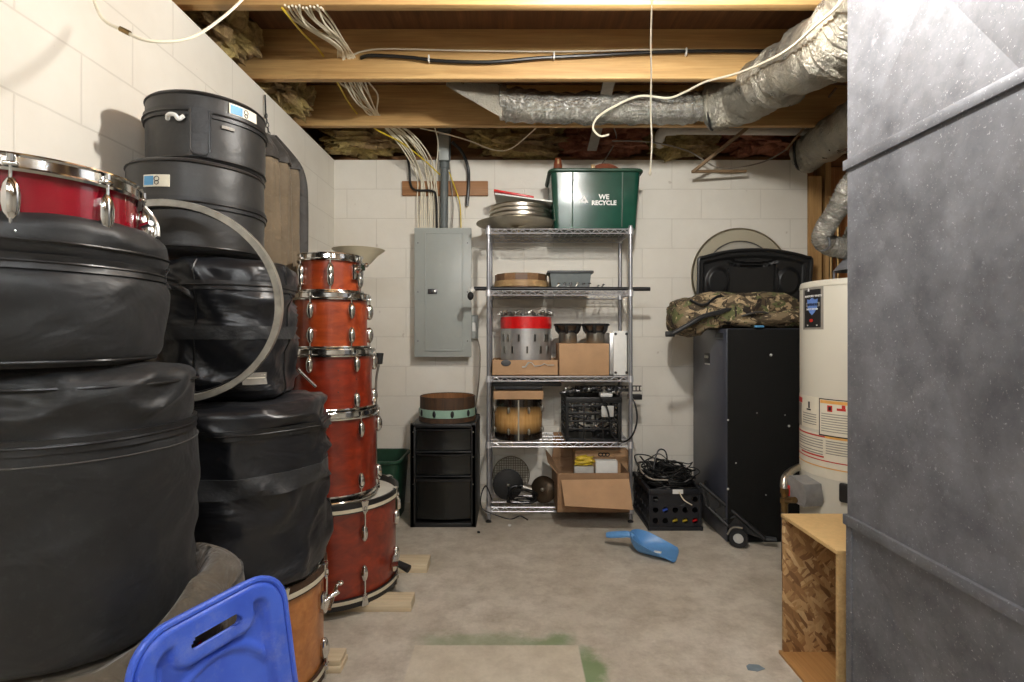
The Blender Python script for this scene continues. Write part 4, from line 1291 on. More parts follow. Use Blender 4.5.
def second_shelf():
    z = SZ[3] + .001
    # segmented wooden ring
    c = (P(521, 0, 3.45).x, 3.465)
    t = thing('wooden_drum_ring', 'ring of glued wooden segments lying on the second shelf from the top', 'drum ring', (c[0], c[1], z))
    def seg(r0, r1, z0, z1, n, name, m, par, alt=None):
        for k in range(n):
            a0, a1 = 2 * PI * k / n, 2 * PI * (k + 1) / n
            p = [(r0 * math.cos(a0), r0 * math.sin(a0)), (r1 * math.cos(a0), r1 * math.sin(a0)), (r1 * math.cos(a1), r1 * math.sin(a1)), (r0 * math.cos(a1), r0 * math.sin(a1))]
            MB().prism(p, z0, z1).build(name, M[m if k % 2 == 0 or not alt else alt], par)
    seg(.140, .170, .068, .112, 14, 'segment', 'hoopdark', t, 'hoopwood2')
    MB().lathe([(.142, .030), (.1735, .030), (.1735, .068), (.142, .068)], 64, None, True).build('pale_band', M['hoopwood'], t)
    MB().lathe([(.14, .0), (.170, .0), (.170, .030), (.14, .030)], 64, None, True).build('lower_band', M['hoopdark'], t)
    # grey tub
    a, b = P(549, 266, 3.36), P(592, 288, 3.36)
    t = thing('plastic_tub', 'small grey plastic tub standing on the second shelf from the top', 'tub', ((a.x + b.x) / 2, 3.43, z))
    w = (b.x - a.x) / 2; H = .128
    m = MB(); n = 4
    ob, ot, ib, it = [[(sx * k * w, sy * k * .08) for sx, sy in ((1, 1), (-1, 1), (-1, -1), (1, -1))] for k in (.86, .97, .83, .94)]
    vs = [(*p, 0) for p in ob] + [(*p, H) for p in ot] + [(*p, H) for p in it] + [(*p, .004) for p in ib]
    m.add(vs, [(3, 2, 1, 0), (12, 13, 14, 15)] + [(r_ * 4 + i, r_ * 4 + (i + 1) % 4, r_ * 4 + 4 + (i + 1) % 4, r_ * 4 + 4 + i) for r_ in range(3) for i in range(4)])
    m.build('tub_body', M['grey_box'], t)
    q = MB()
    for s in (-1, 1):
        q.bx(-w, w, s * .08 - .008, s * .08 + .008, H - .014, H + .002, .003); q.bx(s * w - .01, s * w + .01, -.08, .08, H - .014, H + .002, .003)
    q.build('rim', M['darkgrey'], t)
    # black pole lying along the front edge
    t = thing('black_pole', 'long black pole lying along the front of the second shelf and past both ends', 'pole', P(561, 289, 3.275))
    L = lambda p: Vector(p) - t.location
    MB().cyl(L(P(474, 288.6, 3.275)), L(P(650, 289, 3.275)), .0125, 16).build('tube', M['black'], t)
    MB().cyl(L(P(474, 288.6, 3.275)), L(P(471, 291, 3.275)), .016, 14).build('end_cap', M['white'], t)
    MB().sphere(L(P(470.5, 296, 3.275)), (.02, .018, .026), 14).build('rubber_foot', M['rubber'], t)
    # scatter of drum hardware
    rnd = random.Random(5)
    for k, px in enumerate((557, 563, 569, 576, 582, 588, 597, 602)):
        m = MB(); x = P(px, 0, 3.30).x
        h = .012 + .014 * rnd.random()
        m.sphere((x, 3.31, z + .012), (.013, .012, .0115), 12)
        m.cyl((x - .01, 3.305, z + .012), (x + .012, 3.312, z + .018 + h), .004, 8)
        m.lathe([(.004, -.003), (.010, 0), (.004, .003)], 12, Matrix.Translation((x + .012, 3.312, z + .02 + h)) @ Matrix.Rotation(R(60 + 20 * k), 4, 'X'), True)
        tag(m.build('wing_nut_clamp', M['darksteel' if k % 3 else 'dullchrome']), 'small metal drum clamp in the row before the grey tub on the second shelf', 'clamp', 'small drum clamps on the second shelf')


def slots(t, r, z, phis, w=.016, h=.05):
    for p in phis:
        Mx = Matrix.Rotation(R(p), 4, 'Z') @ Matrix.Translation((r, 0, z)) @ Matrix.Rotation(R(90), 4, 'Z') @ Matrix.Rotation(R(90), 4, 'X')
        m = MB()
        o = rrect(w, h, .004, 3); i = rrect(w - .007, h - .007, .002, 3)
        n = len(o)
        vs = [(x, y, -.002) for x, y in o] + [(x, y, .006) for x, y in o] + [(x, y, .006) for x, y in i] + [(x, y, -.002) for x, y in i]
        m.add(vs, [(k * n + a, k * n + (a + 1) % n, (k + 1) % 4 * n + (a + 1) % n, (k + 1) % 4 * n + a) for k in range(4) for a in range(n)], Mx)
        fr = m.build('lug_frame', M['dullchrome'], t)
        MB().box((0, 0, .0008), (w - .007, h - .007, .002), 0, Mx).build('slot', M['ink'], fr)


def carton(x0, x1, y0, y1, z0, h, label, m='cardboard', open_top=False, name='cardboard_box'):
    t = thing(name, label, 'box', ((x0 + x1) / 2, (y0 + y1) / 2, z0))
    w, d = (x1 - x0) / 2, (y1 - y0) / 2
    b = MB()
    e = .004
    if open_top:
        b.bx(-w, w, -d, -d + e, 0, h); b.bx(-w, w, d - e, d, 0, h); b.bx(-w, -w + e, -d, d, 0, h); b.bx(w - e, w, -d, d, 0, h); b.bx(-w, w, -d, d, 0, e)
    else:
        b.bx(-w, w, -d, d, 0, h, .003)
        b.bx(-w, w, -.001, .001, h - .0005, h + .0006)
    b.build('carton_body', M[m], t)
    return t


def third_shelf():
    z = SZ[2] + .001
    # low open box with the metal shell standing in it
    a, b = P(490, 360, 3.27), P(558.5, 378, 3.27)
    t = carton(a.x + .012, b.x, 3.265, 3.60, z, a.z - z, 'low open cardboard box holding the metal drum shell on the middle shelf', open_top=True)
    h = a.z - z
    MB().sphere(P(506, 363, 3.262) - t.location, (.031, .003, .02), 20).build('dark_sticker', M['darkgrey'], t)
    rnd = random.Random(2)
    m = MB()
    pts = [P(522 + k * 3.2, 362 + rnd.uniform(0, 5), 3.2625) - t.location for k in range(11)]
    m.tube(pts, .010, 5, flat=.15); m.build('clear_tape', M['tapeclear'], t)
    r = .164
    c = (P(526, 0, 3.45).x, 3.452)
    zb = z + .012
    t = thing('metal_drum_shell', 'bare brushed metal drum shell with a bright red band on the middle shelf', 'drum shell', (c[0], c[1], zb))
    ztop = P(0, 308, 3.27).z - zb
    zr0, zr1 = P(0, 328.5, 3.27).z - zb, P(0, 316.5, 3.27).z - zb
    MB().lathe([(r, 0), (r, zr1 + .004), (r - .004, zr1 + .004), (r - .004, 0)], 72, None, True).build('shell', M['steel'], t)
    MB().lathe([(r, zr0), (r + .003, zr0 + .001), (r + .003, zr1), (r, zr1 + .001)], 72, None, True).build('red_band', M['redband'], t)
    slots(t, r, P(0, 338, 3.27).z - zb, [-150, -133, -107, -72, -45, -38, -10])
    slots(t, r, P(0, 350, 3.27).z - zb, [-146, -122, -89, -58, -36])
    for k in range(12):
        p = R(-175 + 30 * k)
        mm = MB(); Mx = Matrix.Rotation(p, 4, 'Z')
        mm.box((r + .004, 0, zr1 + .022), (.03, .024, .024), .006, Mx)
        mm.sphere((r - .004, .014, zr1 + .032), (.012, .013, .012), 10, Mx)
        mm.cyl(Mx @ Vector((r, -.02, zr1 + .02)), Mx @ Vector((r, .025, zr1 + .036)), .0045, 8)
        tg = mm.build('clamp', M['dullchrome'], t)
    # plain carton with two small snares... two speaker drivers on top
    a, b = P(559.2, 343.5, 3.27), P(609, 377, 3.27)
    t = carton(a.x, b.x, 3.265, 3.52, z, a.z - z, 'plain closed cardboard box under the two speaker drivers on the middle shelf')
    zt = a.z + .001
    for px, lb in ((568, 'left'), (595.5, 'right')):
        x = P(px, 0, 3.38).x
        t = thing('speaker_driver', 'bare speaker driver lying face up, ' + ('beside the metal drum shell' if lb == 'left' else 'nearer the white panel box'), 'speaker driver', (x, 3.39, zt), 0, 'speaker drivers on the cardboard box')
        MB().lathe([(0, 0), (.056, 0), (.058, .004), (.058, .066), (.054, .07), (0, .07)], 40).build('magnet', M['dullchrome'], t)
        m = MB()
        for k in range(6):
            p = 2 * PI * k / 6 + .3
            m.tube([(.058 * math.cos(p), .058 * math.sin(p), .066), (.074 * math.cos(p), .074 * math.sin(p), .084), (.080 * math.cos(p), .080 * math.sin(p), .112)], .012, 6)
        m.lathe([(.050, .066), (.058, .066), (.058, .08), (.05, .08)], 32, None, True)
        m.build('basket', M['black'], t)
        MB().lathe([(.066, .112), (.090, .110), (.092, .118), (.084, .124), (.066, .120)], 40, None, True).build('rim', M['rubber'], t)
        MB().lathe([(.03, .076), (.045, .078), (.072, .114), (.066, .116)], 32, None, True).build('cone', M['leather_dull'], t)
    # white fronted equipment case standing on end
    a, b = P(613.5, 331, 3.28), P(628.5, 377, 3.28)
    t = thing('equipment_case', 'upright case with a white end panel and four corner screws on the middle shelf', 'equipment case', ((a.x + b.x) / 2, 3.42, z))
    w = (b.x - a.x) / 2; h = a.z - z
    MB().bx(-w - .022, w - .004, -.125, .14, .004, h - .012, .004).build('grey_body', M['steel'], t)
    e = MB().bx(-w, w, -.141, -.126, 0, h, .003); e.bx(w - .012, w, -.141, .12, 0, h, .002)
    e.bx(-w * .45, -w * .40, -.1425, -.14, .01, h - .01); e.bx(w * .45, w * .40, -.1425, -.14, .01, h - .01)
    e.build('end_panel', M['white'], t)
    for sx in (-1, 1):
        for zz in (.018, h - .018):
            MB().lathe([(0, .004), (.006, .004), (.0085, .001), (.0085, -.001), (0, -.001)], 14, Matrix.Translation((sx * (w - .013), -.1425, zz)) @ Matrix.Rotation(R(90), 4, 'X')).build('corner_screw', M['darksteel'], t)


def fourth_shelf():
    z = SZ[1] + .001
    # sunburst drum with a cardboard piece on it
    c = (P(518.3, 0, 3.42).x, 3.43); r = .156
    zt = P(0, 403, 3.28).z
    t = thing('drum', 'brown sunburst drum shell without hoops on the second lowest shelf', 'drum', (c[0], c[1], z))
    H = zt - z + .02
    MB().lathe([(r, 0), (r, H), (r - .007, H), (r - .007, 0)], 72, None, True).build('shell', M['sunburst'], t)
    for zz in (H * .22, H * .74):
        for k in range(8):
            p = R(-112 + 45 * k)
            lug_mb(r, p, zz, .8).build('lug', M['dullchrome'], t)
    MB().bx(-.0045, .0045, -r - .0012, -r + .002, .002, H - .002).build('seam_strip', M['dullchrome'], t)
    carton(c[0] - .155, c[0] + .155, 3.30, 3.56, z + H + .001, .052, 'shallow cardboard tray lying on top of the sunburst drum', open_top=True, name='cardboard_tray')
    tag(MB().box((c[0], 3.44, z + H + .084), (.30, .22, .055), .006).build('grey_case', M['darkgrey']), 'flat grey case lying in the cardboard tray above the sunburst drum', 'case')
    # black keyboard stand bar under the shelf above
    tag(MB().box((P(520, 0, 3.4).x + .04, 3.42, SZ[2] - .058), (.44, .20, .024), .006).build('black_board', M['black']), 'thin black board tucked under the middle shelf above the tray', 'board')
    # lattice crate of hardware
    x0, x1 = P(565, 0, 3.29).x + .002, P(621, 0, 3.29).x
    y0, y1, h = 3.275, 3.58, P(0, 397, 3.28).z - z
    t = thing('milk_crate', 'black lattice crate full of drum hardware on the second lowest shelf', 'crate', ((x0 + x1) / 2, (y0 + y1) / 2, z))
    w, d = (x1 - x0) / 2, (y1 - y0) / 2
    m = MB()
    def side(Mx, L):
        for zz in (.008, .27, .45, .63, .80):
            m.box((0, 0, h * (zz if zz > .01 else .02)), (2 * L, .008, .012 if zz > .01 else .018), .002, Mx)
        m.box((0, -.002, h * .93), (2 * L, .014, h * .13), .003, Mx)
        for xx in (-1, -.36, .36, 1):
            m.box((xx * (L - .010), 0, h / 2), (.020 if abs(xx) == 1 else .010, .010, h), .002, Mx)
    side(Matrix.Translation((0, -d + .006, 0)), w); side(Matrix.Translation((0, d - .006, 0)), w)
    side(Matrix.Translation((-w + .006, 0, 0)) @ Matrix.Rotation(R(90), 4, 'Z'), d); side(Matrix.Translation((w - .006, 0, 0)) @ Matrix.Rotation(R(90), 4, 'Z'), d)
    m.bx(-w, w, -d, d, 0, .006)
    m.build('crate_body', M['black'], t)
    MB().bx(w * .28, w * .72, -d - .004, -d + .002, h * .55, h * .80, .002).build('label_tag', M['tapeclear'], t)
    rnd = random.Random(9)
    gl = 'small chrome or black drum fitting lying inside the lattice crate'
    for k in range(46):
        x = t.location.x + rnd.uniform(-w + .03, w - .03); y = t.location.y + rnd.uniform(-d + .025, d * .2); zz = z + .02 + (h - .06) * rnd.random()
        q = MB(); a = Vector((rnd.uniform(-1, 1), rnd.uniform(-.3, .3), rnd.uniform(-1, 1))).normalized() * rnd.uniform(.014, .03)
        p = Vector((x, y, zz))
        q.cyl(p - a, p + a, rnd.uniform(.003, .006), 8); q.sphere(p + a, rnd.uniform(.008, .014), 8); q.box(p - a, (.02, .014, .016), .004)
        tag(q.build('drum_fitting', M[('darksteel', 'chrome', 'darksteel', 'black')[k % 4]]), gl, 'drum fitting', 'drum fittings in the lattice crate')
    # clamps and pedals heaped on the crate
    zc = z + h
    for k in range(14):
        x = P(566 + 4.2 * k, 0, 3.36).x + rnd.uniform(-.01, .01); y = 3.33 + rnd.uniform(0, .12); zz = zc + .022 + rnd.uniform(0, .02)
        q = MB(); p = Vector((x, y, zz)); a = Vector((rnd.uniform(-1, 1), rnd.uniform(-.4, .4), rnd.uniform(-.25, .25))).normalized() * rnd.uniform(.04, .06)
        q.cyl(p - a, p + a, .0065, 8); q.box(p, (.03, .024, .026), .006, None); q.sphere(p + a, .012, 8)
        q.lathe([(.006, -.005), (.016, 0), (.006, .005)], 12, Matrix.Translation(p - a) @ Matrix.Rotation(R(30 * k), 4, 'X'), True)
        tag(q.build('hardware_clamp', M[('dullchrome', 'darksteel', 'black')[k % 3]]), 'metal hardware clamp in the heap on top of the lattice crate', 'clamp', 'hardware clamps heaped on the lattice crate')
    # spiky rack bar across the top
    a, b = P(575, 387, 3.45), P(642, 390, 3.40)
    t = thing('rack_strip', 'black slotted rack strip lying on the crate and past the right post', 'rack strip', (a + b) / 2)
    q = MB(); L = (b - a).length
    q.box((0, 0, .016), (L, .012, .006), .001); q.box((0, 0, -.016), (L, .012, .006), .001)
    for k in range(19): q.box((-L / 2 + L * (k + .5) / 19, 0, 0), (.006, .010, .034), .001)
    q.build('strip', M['black'], t)
    MB().box((L / 2 - .045, -.012, -.052), (.085, .05, .034), .004).build('black_end_block', M['black'], t)
    tag(MB().box(P(605.5, 394.5, 3.36), (.075, .08, .022), .004).build('white_block', M['white']), 'small white block lying among the clamps on the lattice crate', 'block')
    wire([P(600, 397, 3.265), P(607, 408, 3.255), P(610, 422, 3.255), P(612, 434, 3.25), P(622, 442, 3.235), P(632, 436, 3.235), P(637, 420, 3.235), P(635, 404, 3.24), P(629, 394, 3.27)], .0055, 'cable_black', 'black cable looping down the front of the lattice crate and round the post')


def bottom_shelf():
    z = SZ[0] + .001
    # round things at the left
    def pedestal(c, r, tilt, m, label, rim=True):
        t = thing('round_lamp', label, 'work lamp', c, 0)
        Mx = tilt
        MB().lathe([(0, .008), (r * .3, .006), (r * .85, 0), (r, -.012), (r * .98, -.018), (r * .8, -.01), (r * .3, -.004), (0, -.002)], 40, Mx).build('reflector', M[m], t)
        MB().sphere((0, 0, .014), (.013, .013, .012), 12, Mx).build('centre_knob', M['dullchrome'], t)
        return t, Mx
    c = P(508, 488, 3.40)
    rr = .098
    Mx = facing((0, 0, 0), (.10, -1, .12))
    t, _ = pedestal(Vector((c.x, c.y, z + rr * .95)), rr, Mx, 'rubber', 'black round work lamp lying on the bottom shelf at the left')
    MB().cyl(Mx @ Vector((0, 0, -.09)), Mx @ Vector((0, 0, -.015)), .04, 20, .07).build('housing', M['black'], t)
    t = thing('wire_guard', 'round wire mesh guard leaning behind the black work lamp', 'guard', (P(511, 0, 3.50).x, 3.51, z))
    Mg = facing((0, 0, .125), (0, -1, .2))
    MB().lathe([(.118, -.006), (.124, 0), (.118, .006)], 40, Mg, True).build('rim', M['bronze'], t)
    q = MB()
    for k in range(-7, 8):
        h = math.sqrt(.118 ** 2 - (k * .0155) ** 2)
        q.cyl(Mg @ Vector((k * .0155, -h, 0)), Mg @ Vector((k * .0155, h, 0)), .0022, 4); q.cyl(Mg @ Vector((-h, k * .0155, 0)), Mg @ Vector((h, k * .0155, 0)), .0022, 4)
    q.build('mesh', M['bronze'], t)
    Mx = facing((0, 0, 0), (-.35, -1, .25))
    c = P(543, 496, 3.34)
    t, _ = pedestal(Vector((c.x, c.y, z + .080)), .084, Mx, 'olive', 'olive brown round work lamp with a bright knob on the bottom shelf')
    MB().cyl(Mx @ Vector((0, 0, -.08)), Mx @ Vector((0, 0, -.012)), .03, 20, .06).build('housing', M['dullchrome'], t)
    MB().cyl((-.04, .05, -.03), (-.13, .05, .0), .03, 18).build('motor_can', M['dullchrome'], t)
    rnd = random.Random(4)
    pts = []
    for k in range(60):
        a = k * .55
        pts.append((P(522, 0, 3.33).x + .085 * math.cos(a) + rnd.uniform(-.02, .02), 3.34 + .05 * math.sin(a), z + .03 + .045 * math.sin(a * .7) + .022 * math.sin(a * 1.3)))
    pts = [Vector((p[0], p[1], max(p[2], z + .006))) for p in pts]
    tag(MB().tube(smooth(pts, 4), .0045, 6).build('power_cord', M['cable_black']), 'black power cord coiled round the two work lamps on the bottom shelf', 'cord')
    wire([P(492, 500, 3.2), P(486, 486, 3.2), P(481, 496, 3.22), P(482, 508, 3.22), P(493, 514, 3.2), P(510, 519, 3.21), P(520, 516, 3.2), P(528, 520, 3.21)], .004, 'cable_black', 'thin black cable trailing off the bottom shelf round the left post')
    # cartons at the right
    x0, x1 = P(553.5, 0, 3.2).x, P(630, 0, 3.2).x
    t = thing('cardboard_box', 'large open cardboard box with its front flap hanging down on the bottom shelf', 'box', ((x0 + x1) / 2, 3.34, z))
    w, d, h = (x1 - x0) / 2 - .015, .20, .235
    m = MB(); e = .004
    m.bx(-w, w, -d, -d + e, 0, h); m.bx(-w, w, d - e, d, 0, h); m.bx(-w, -w + e, -d, d, 0, h); m.bx(w - e, w, -d, d, 0, h); m.bx(-w, w, -d, d, 0, e)
    m.build('carton_body', M['cardboard_dark'], t)
    def flap(p0, p1, p2, p3, m_='cardboard', nm='flap'):
        n_ = (Vector(p1) - Vector(p0)).cross(Vector(p3) - Vector(p0)).normalized() * .0025
        vs = [Vector(p) + n_ for p in (p0, p1, p2, p3)] + [Vector(p) - n_ for p in (p0, p1, p2, p3)]
        return MB().add(vs, [(0, 1, 2, 3), (7, 6, 5, 4), (0, 4, 5, 1), (1, 5, 6, 2), (2, 6, 7, 3), (3, 7, 4, 0)]).build(nm, M[m_], t)
    L = lambda px, py, D: P(px, py, D) - t.location
    flap(L(561, 480, 3.135), L(629, 479, 3.135), L(633, 510, 3.04), L(565, 506, 3.04))
    flap((-w, -d, h), (-w, d, h), (-w - .045, d - .02, h + .06), (-w - .05, -d + .02, h + .06), 'cardboard_dark')
    flap((-w, d, h), (w, d, h), (w - .02, d + .01, h + .10), (-w + .02, d + .01, h + .10), 'cardboard_dark')
    # contents
    b = carton(P(575, 0, 3.40).x, P(628, 0, 3.40).x, 3.385, 3.52, z + .006, P(0, 450, 3.40).z - z - .006, 'upright cardboard carton standing at the back of the large open box', 'cardboard')
    bb = P(604, 454.5, 3.383) - b.location
    e = MB()
    for k in range(3): e.tube([bb + Vector(((k - 1) * .022 + .013 * math.cos(a), -.001, .010 * math.sin(a))) for a in [2 * PI * j / 12 for j in range(12)]], .0034, 5, True)
    e.build('printed_mark', M['ink'], b)
    tag(MB().box((P(606, 0, 3.3).x, 3.30, z + .006 + .135), (.135, .055, .27), .004).build('white_carton', M['white']), 'white carton standing inside the large open cardboard box', 'box')
    tag(lump((P(584, 0, 3.3).x, 3.30, z + .272), (.115, .05, .05), 12, .5, 20).build('yellow_bag', M['yellowbag']), 'crumpled yellow plastic bag inside the large open cardboard box', 'bag')
    tag(MB().box((P(584, 0, 3.3).x - .002, 3.305, z + .006 + .116), (.12, .045, .232), .004).build('grey_carton', M['tapeclear']), 'grey-white carton under the yellow bag in the large open box', 'box')
    # brown ply sheet behind
    tag(MB().box((P(560, 0, 3.56).x, 3.566, z + .20), (.09, .012, .40), .002).build('brown_board', M['cardboard_dark']), 'narrow brown board upright behind the open cardboard box', 'board')


second_shelf(); third_shelf(); fourth_shelf(); bottom_shelf()


# ------------------------------------------------------------------ left of the shelving
def left_back():
    # drawer tower
    x0, x1, y0, y1, H = P(410, 0, 3.16).x, P(476, 0, 3.16).x, 3.165, 3.55, P(0, 423, 3.17).z
    t = thing('drawer_tower', 'black plastic three drawer storage tower by the back wall', 'drawers', ((x0 + x1) / 2, (y0 + y1) / 2, 0))
    w, d = (x1 - x0) / 2, (y1 - y0) / 2
    m = MB()
    for s in (-1, 1):
        m.bx(s * (w - .012) - .012, s * (w - .012) + .012, -d, d, 0, H - .012, .003)
        for yy in (-d + .012, d - .012): m.bx(s * (w - .016) - .016, s * (w - .016) + .016, yy - .012, yy + .012, 0, H, .004)
    m.bx(-w, w, -d, d, H - .03, H - .006, .006); m.bx(-w, w, -d, d, .0, .028, .006); m.bx(-w, w, d - .008, d, 0, H - .01, .002)
    zz = [P(0, y, 3.165).z for y in (521, 476.5, 452, 427)]
    for z in zz[1:3]: m.bx(-w, w, -d, d - .01, z - .006, z + .004, .003)
    m.build('frame', M['black'], t)
    for a, b in zip(zz, zz[1:]):
        a2, b2 = a + .012, b - .012
        vs, fs = [], []
        n = 16
        q = MB()
        def face(u, v, o):
            x = (-w + .034) + (2 * w - .068) * u
            bow = .022 * (1 - (2 * u - 1) ** 2)
            return Vector((x, -d + .012 - bow - o + .006 * math.sin(PI * v), a2 + (b2 - a2) * v))
        q.patch(face, 0, 1, 0, 1, n, 8, .0, -.012)
        q.bx(-w + .04, w - .04, -d + .02, d - .03, a2, b2 - .02, .004)
        dr = q.build('drawer', M['blackgloss'], t, 50)
        e = MB().patch(lambda u, v, o: face(u, v, o), .0, 1, .93, 1.0, n, 2, .010, -.004)
        e.build('pull_lip', M['black'], dr)
        for s in (-1, 1): MB().cyl((s * (w - .017), -d - .001, a2 + (b2 - a2) * .86), (s * (w - .017), -d - .004, a2 + (b2 - a2) * .86), .004, 8).build('stud_pin', M['dullchrome'], t)
    # worn shell on it
    r = .172
    c = (P(447.5, 0, 3.34).x, 3.345)
    s = thing('drum_shell', 'old worn open drum shell with a mint green band on the drawer tower', 'drum shell', (c[0], c[1], H - .005))
    h = P(0, 398, 3.19).z - H + .005
    MB().lathe([(r, .02), (r, h - .002), (r - .003, h), (r - .008, h - .002), (r - .008, .02)], 64, None, True).build('shell', M['oldshell'], s)
    MB().lathe([(r - .0085, h - .004), (r - .0085, .022), (r - .012, .022), (r - .012, h - .004)], 64, None, True).build('shell_lining', M['shellin'], s)
    MB().lathe([(r + .001, .030), (r + .0035, .030), (r + .0035, .078), (r + .001, .078)], 64, None, True).build('mint_band', M['mint'], s)
    MB().lathe([(r - .006, 0), (r + .006, 0), (r + .006, .022), (r - .006, .022)], 64, None, True).build('base_hoop', M['oldshell'], s)
    for k in range(10):
        Mx = Matrix.Rotation(R(-90 - 20 + 36 * k), 4, 'Z')
        MB().sphere((r + .005, 0, .054), (.007, .011, .021), 12, Mx).build('lug', M['ink'], s)
    # green tub in the corner
    g = thing('green_tub', 'dark green plastic tub on the floor between red bass drum and drawer tower', 'tub', (P(384, 0, 3.3).x - .03, 3.36, 0))
    m = MB()
    ob = rrect(.24, .30, .04, 4); ot = rrect(.29, .36, .05, 4); n = len(ob)
    hh = P(0, 461, 3.2).z
    vs = [(x, y, 0) for x, y in ob] + [(x, y, hh) for x, y in ot] + [(x * .96, y * .96, hh) for x, y in ot] + [(x * .95, y * .95, .006) for x, y in ob]
    m.add(vs, [tuple(range(n))[::-1], tuple(3 * n + i for i in range(n))] + [(q * n + i, q * n + (i + 1) % n, (q + 1) * n + (i + 1) % n, (q + 1) * n + i) for q in range(3) for i in range(n)])
    m.build('tub_body', M['green_tub'], g)
    MB().tube([(x * 1.02, y * 1.02, hh - .008) for x, y in ot], .011, 8, True).build('rim', M['green_tub'], g)
    # torchiere
    c = P(358.5, 262, 2.98)
    t = thing('floor_lamp', 'torchiere floor lamp with a cream bowl behind the red drum stack', 'floor lamp', (c.x, 2.98, 0))
    zt = P(0, 250, 2.98).z
    MB().lathe([(.014, zt - .105), (.03, zt - .10), (.07, zt - .072), (.105, zt - .030), (.145, zt), (.142, zt + .001), (.10, zt - .026), (.066, zt - .066), (.028, zt - .094), (.014, zt - .098)], 56, None, True).build('lamp_bowl', M['frost'], t)
    MB().cyl((0, 0, .02), (0, 0, zt - .095), .011, 14).build('pole', M['darksteel'], t)
    MB().lathe([(0, 0), (.115, 0), (.118, .012), (.10, .02), (.02, .03), (0, .03)], 40).build('base', M['darksteel'], t)
left_back()


# ------------------------------------------------------------------ right of the shelving
def holed(L, H, nx, nz, r, solid=(), th=.006, nseg=20):
    """panel L x H in local x,z with a grid of round holes"""
    m = MB(); cw, ch = L / nx, H / nz
    for i in range(nx):
        for j in range(nz):
            cx, cz = -L / 2 + cw * (i + .5), ch * (j + .5)
            if (i, j) in solid:
                m.box((cx, 0, cz), (cw, th, ch)); continue
            sq, ci = [], []
            for k in range(nseg):
                a = 2 * PI * (k + .5) / nseg
                x, z_ = math.cos(a), math.sin(a)
                q = max(abs(x), abs(z_))
                sq.append((cx + x / q * cw / 2, cz + z_ / q * ch / 2)); ci.append((cx + x * r, cz + z_ * r))
            vs = []
            for y in (-th / 2, th / 2):
                vs += [(x, y, z_) for x, z_ in sq] + [(x, y, z_) for x, z_ in ci]
            n = nseg; fs = []
            for k in range(n):
                k2 = (k + 1) % n
                fs += [(k, k2, n + k2, n + k), (2 * n + k, 3 * n + k, 3 * n + k2, 2 * n + k2), (n + k, n + k2, 3 * n + k2, 3 * n + k)]
            m.add(vs, fs)
    return m


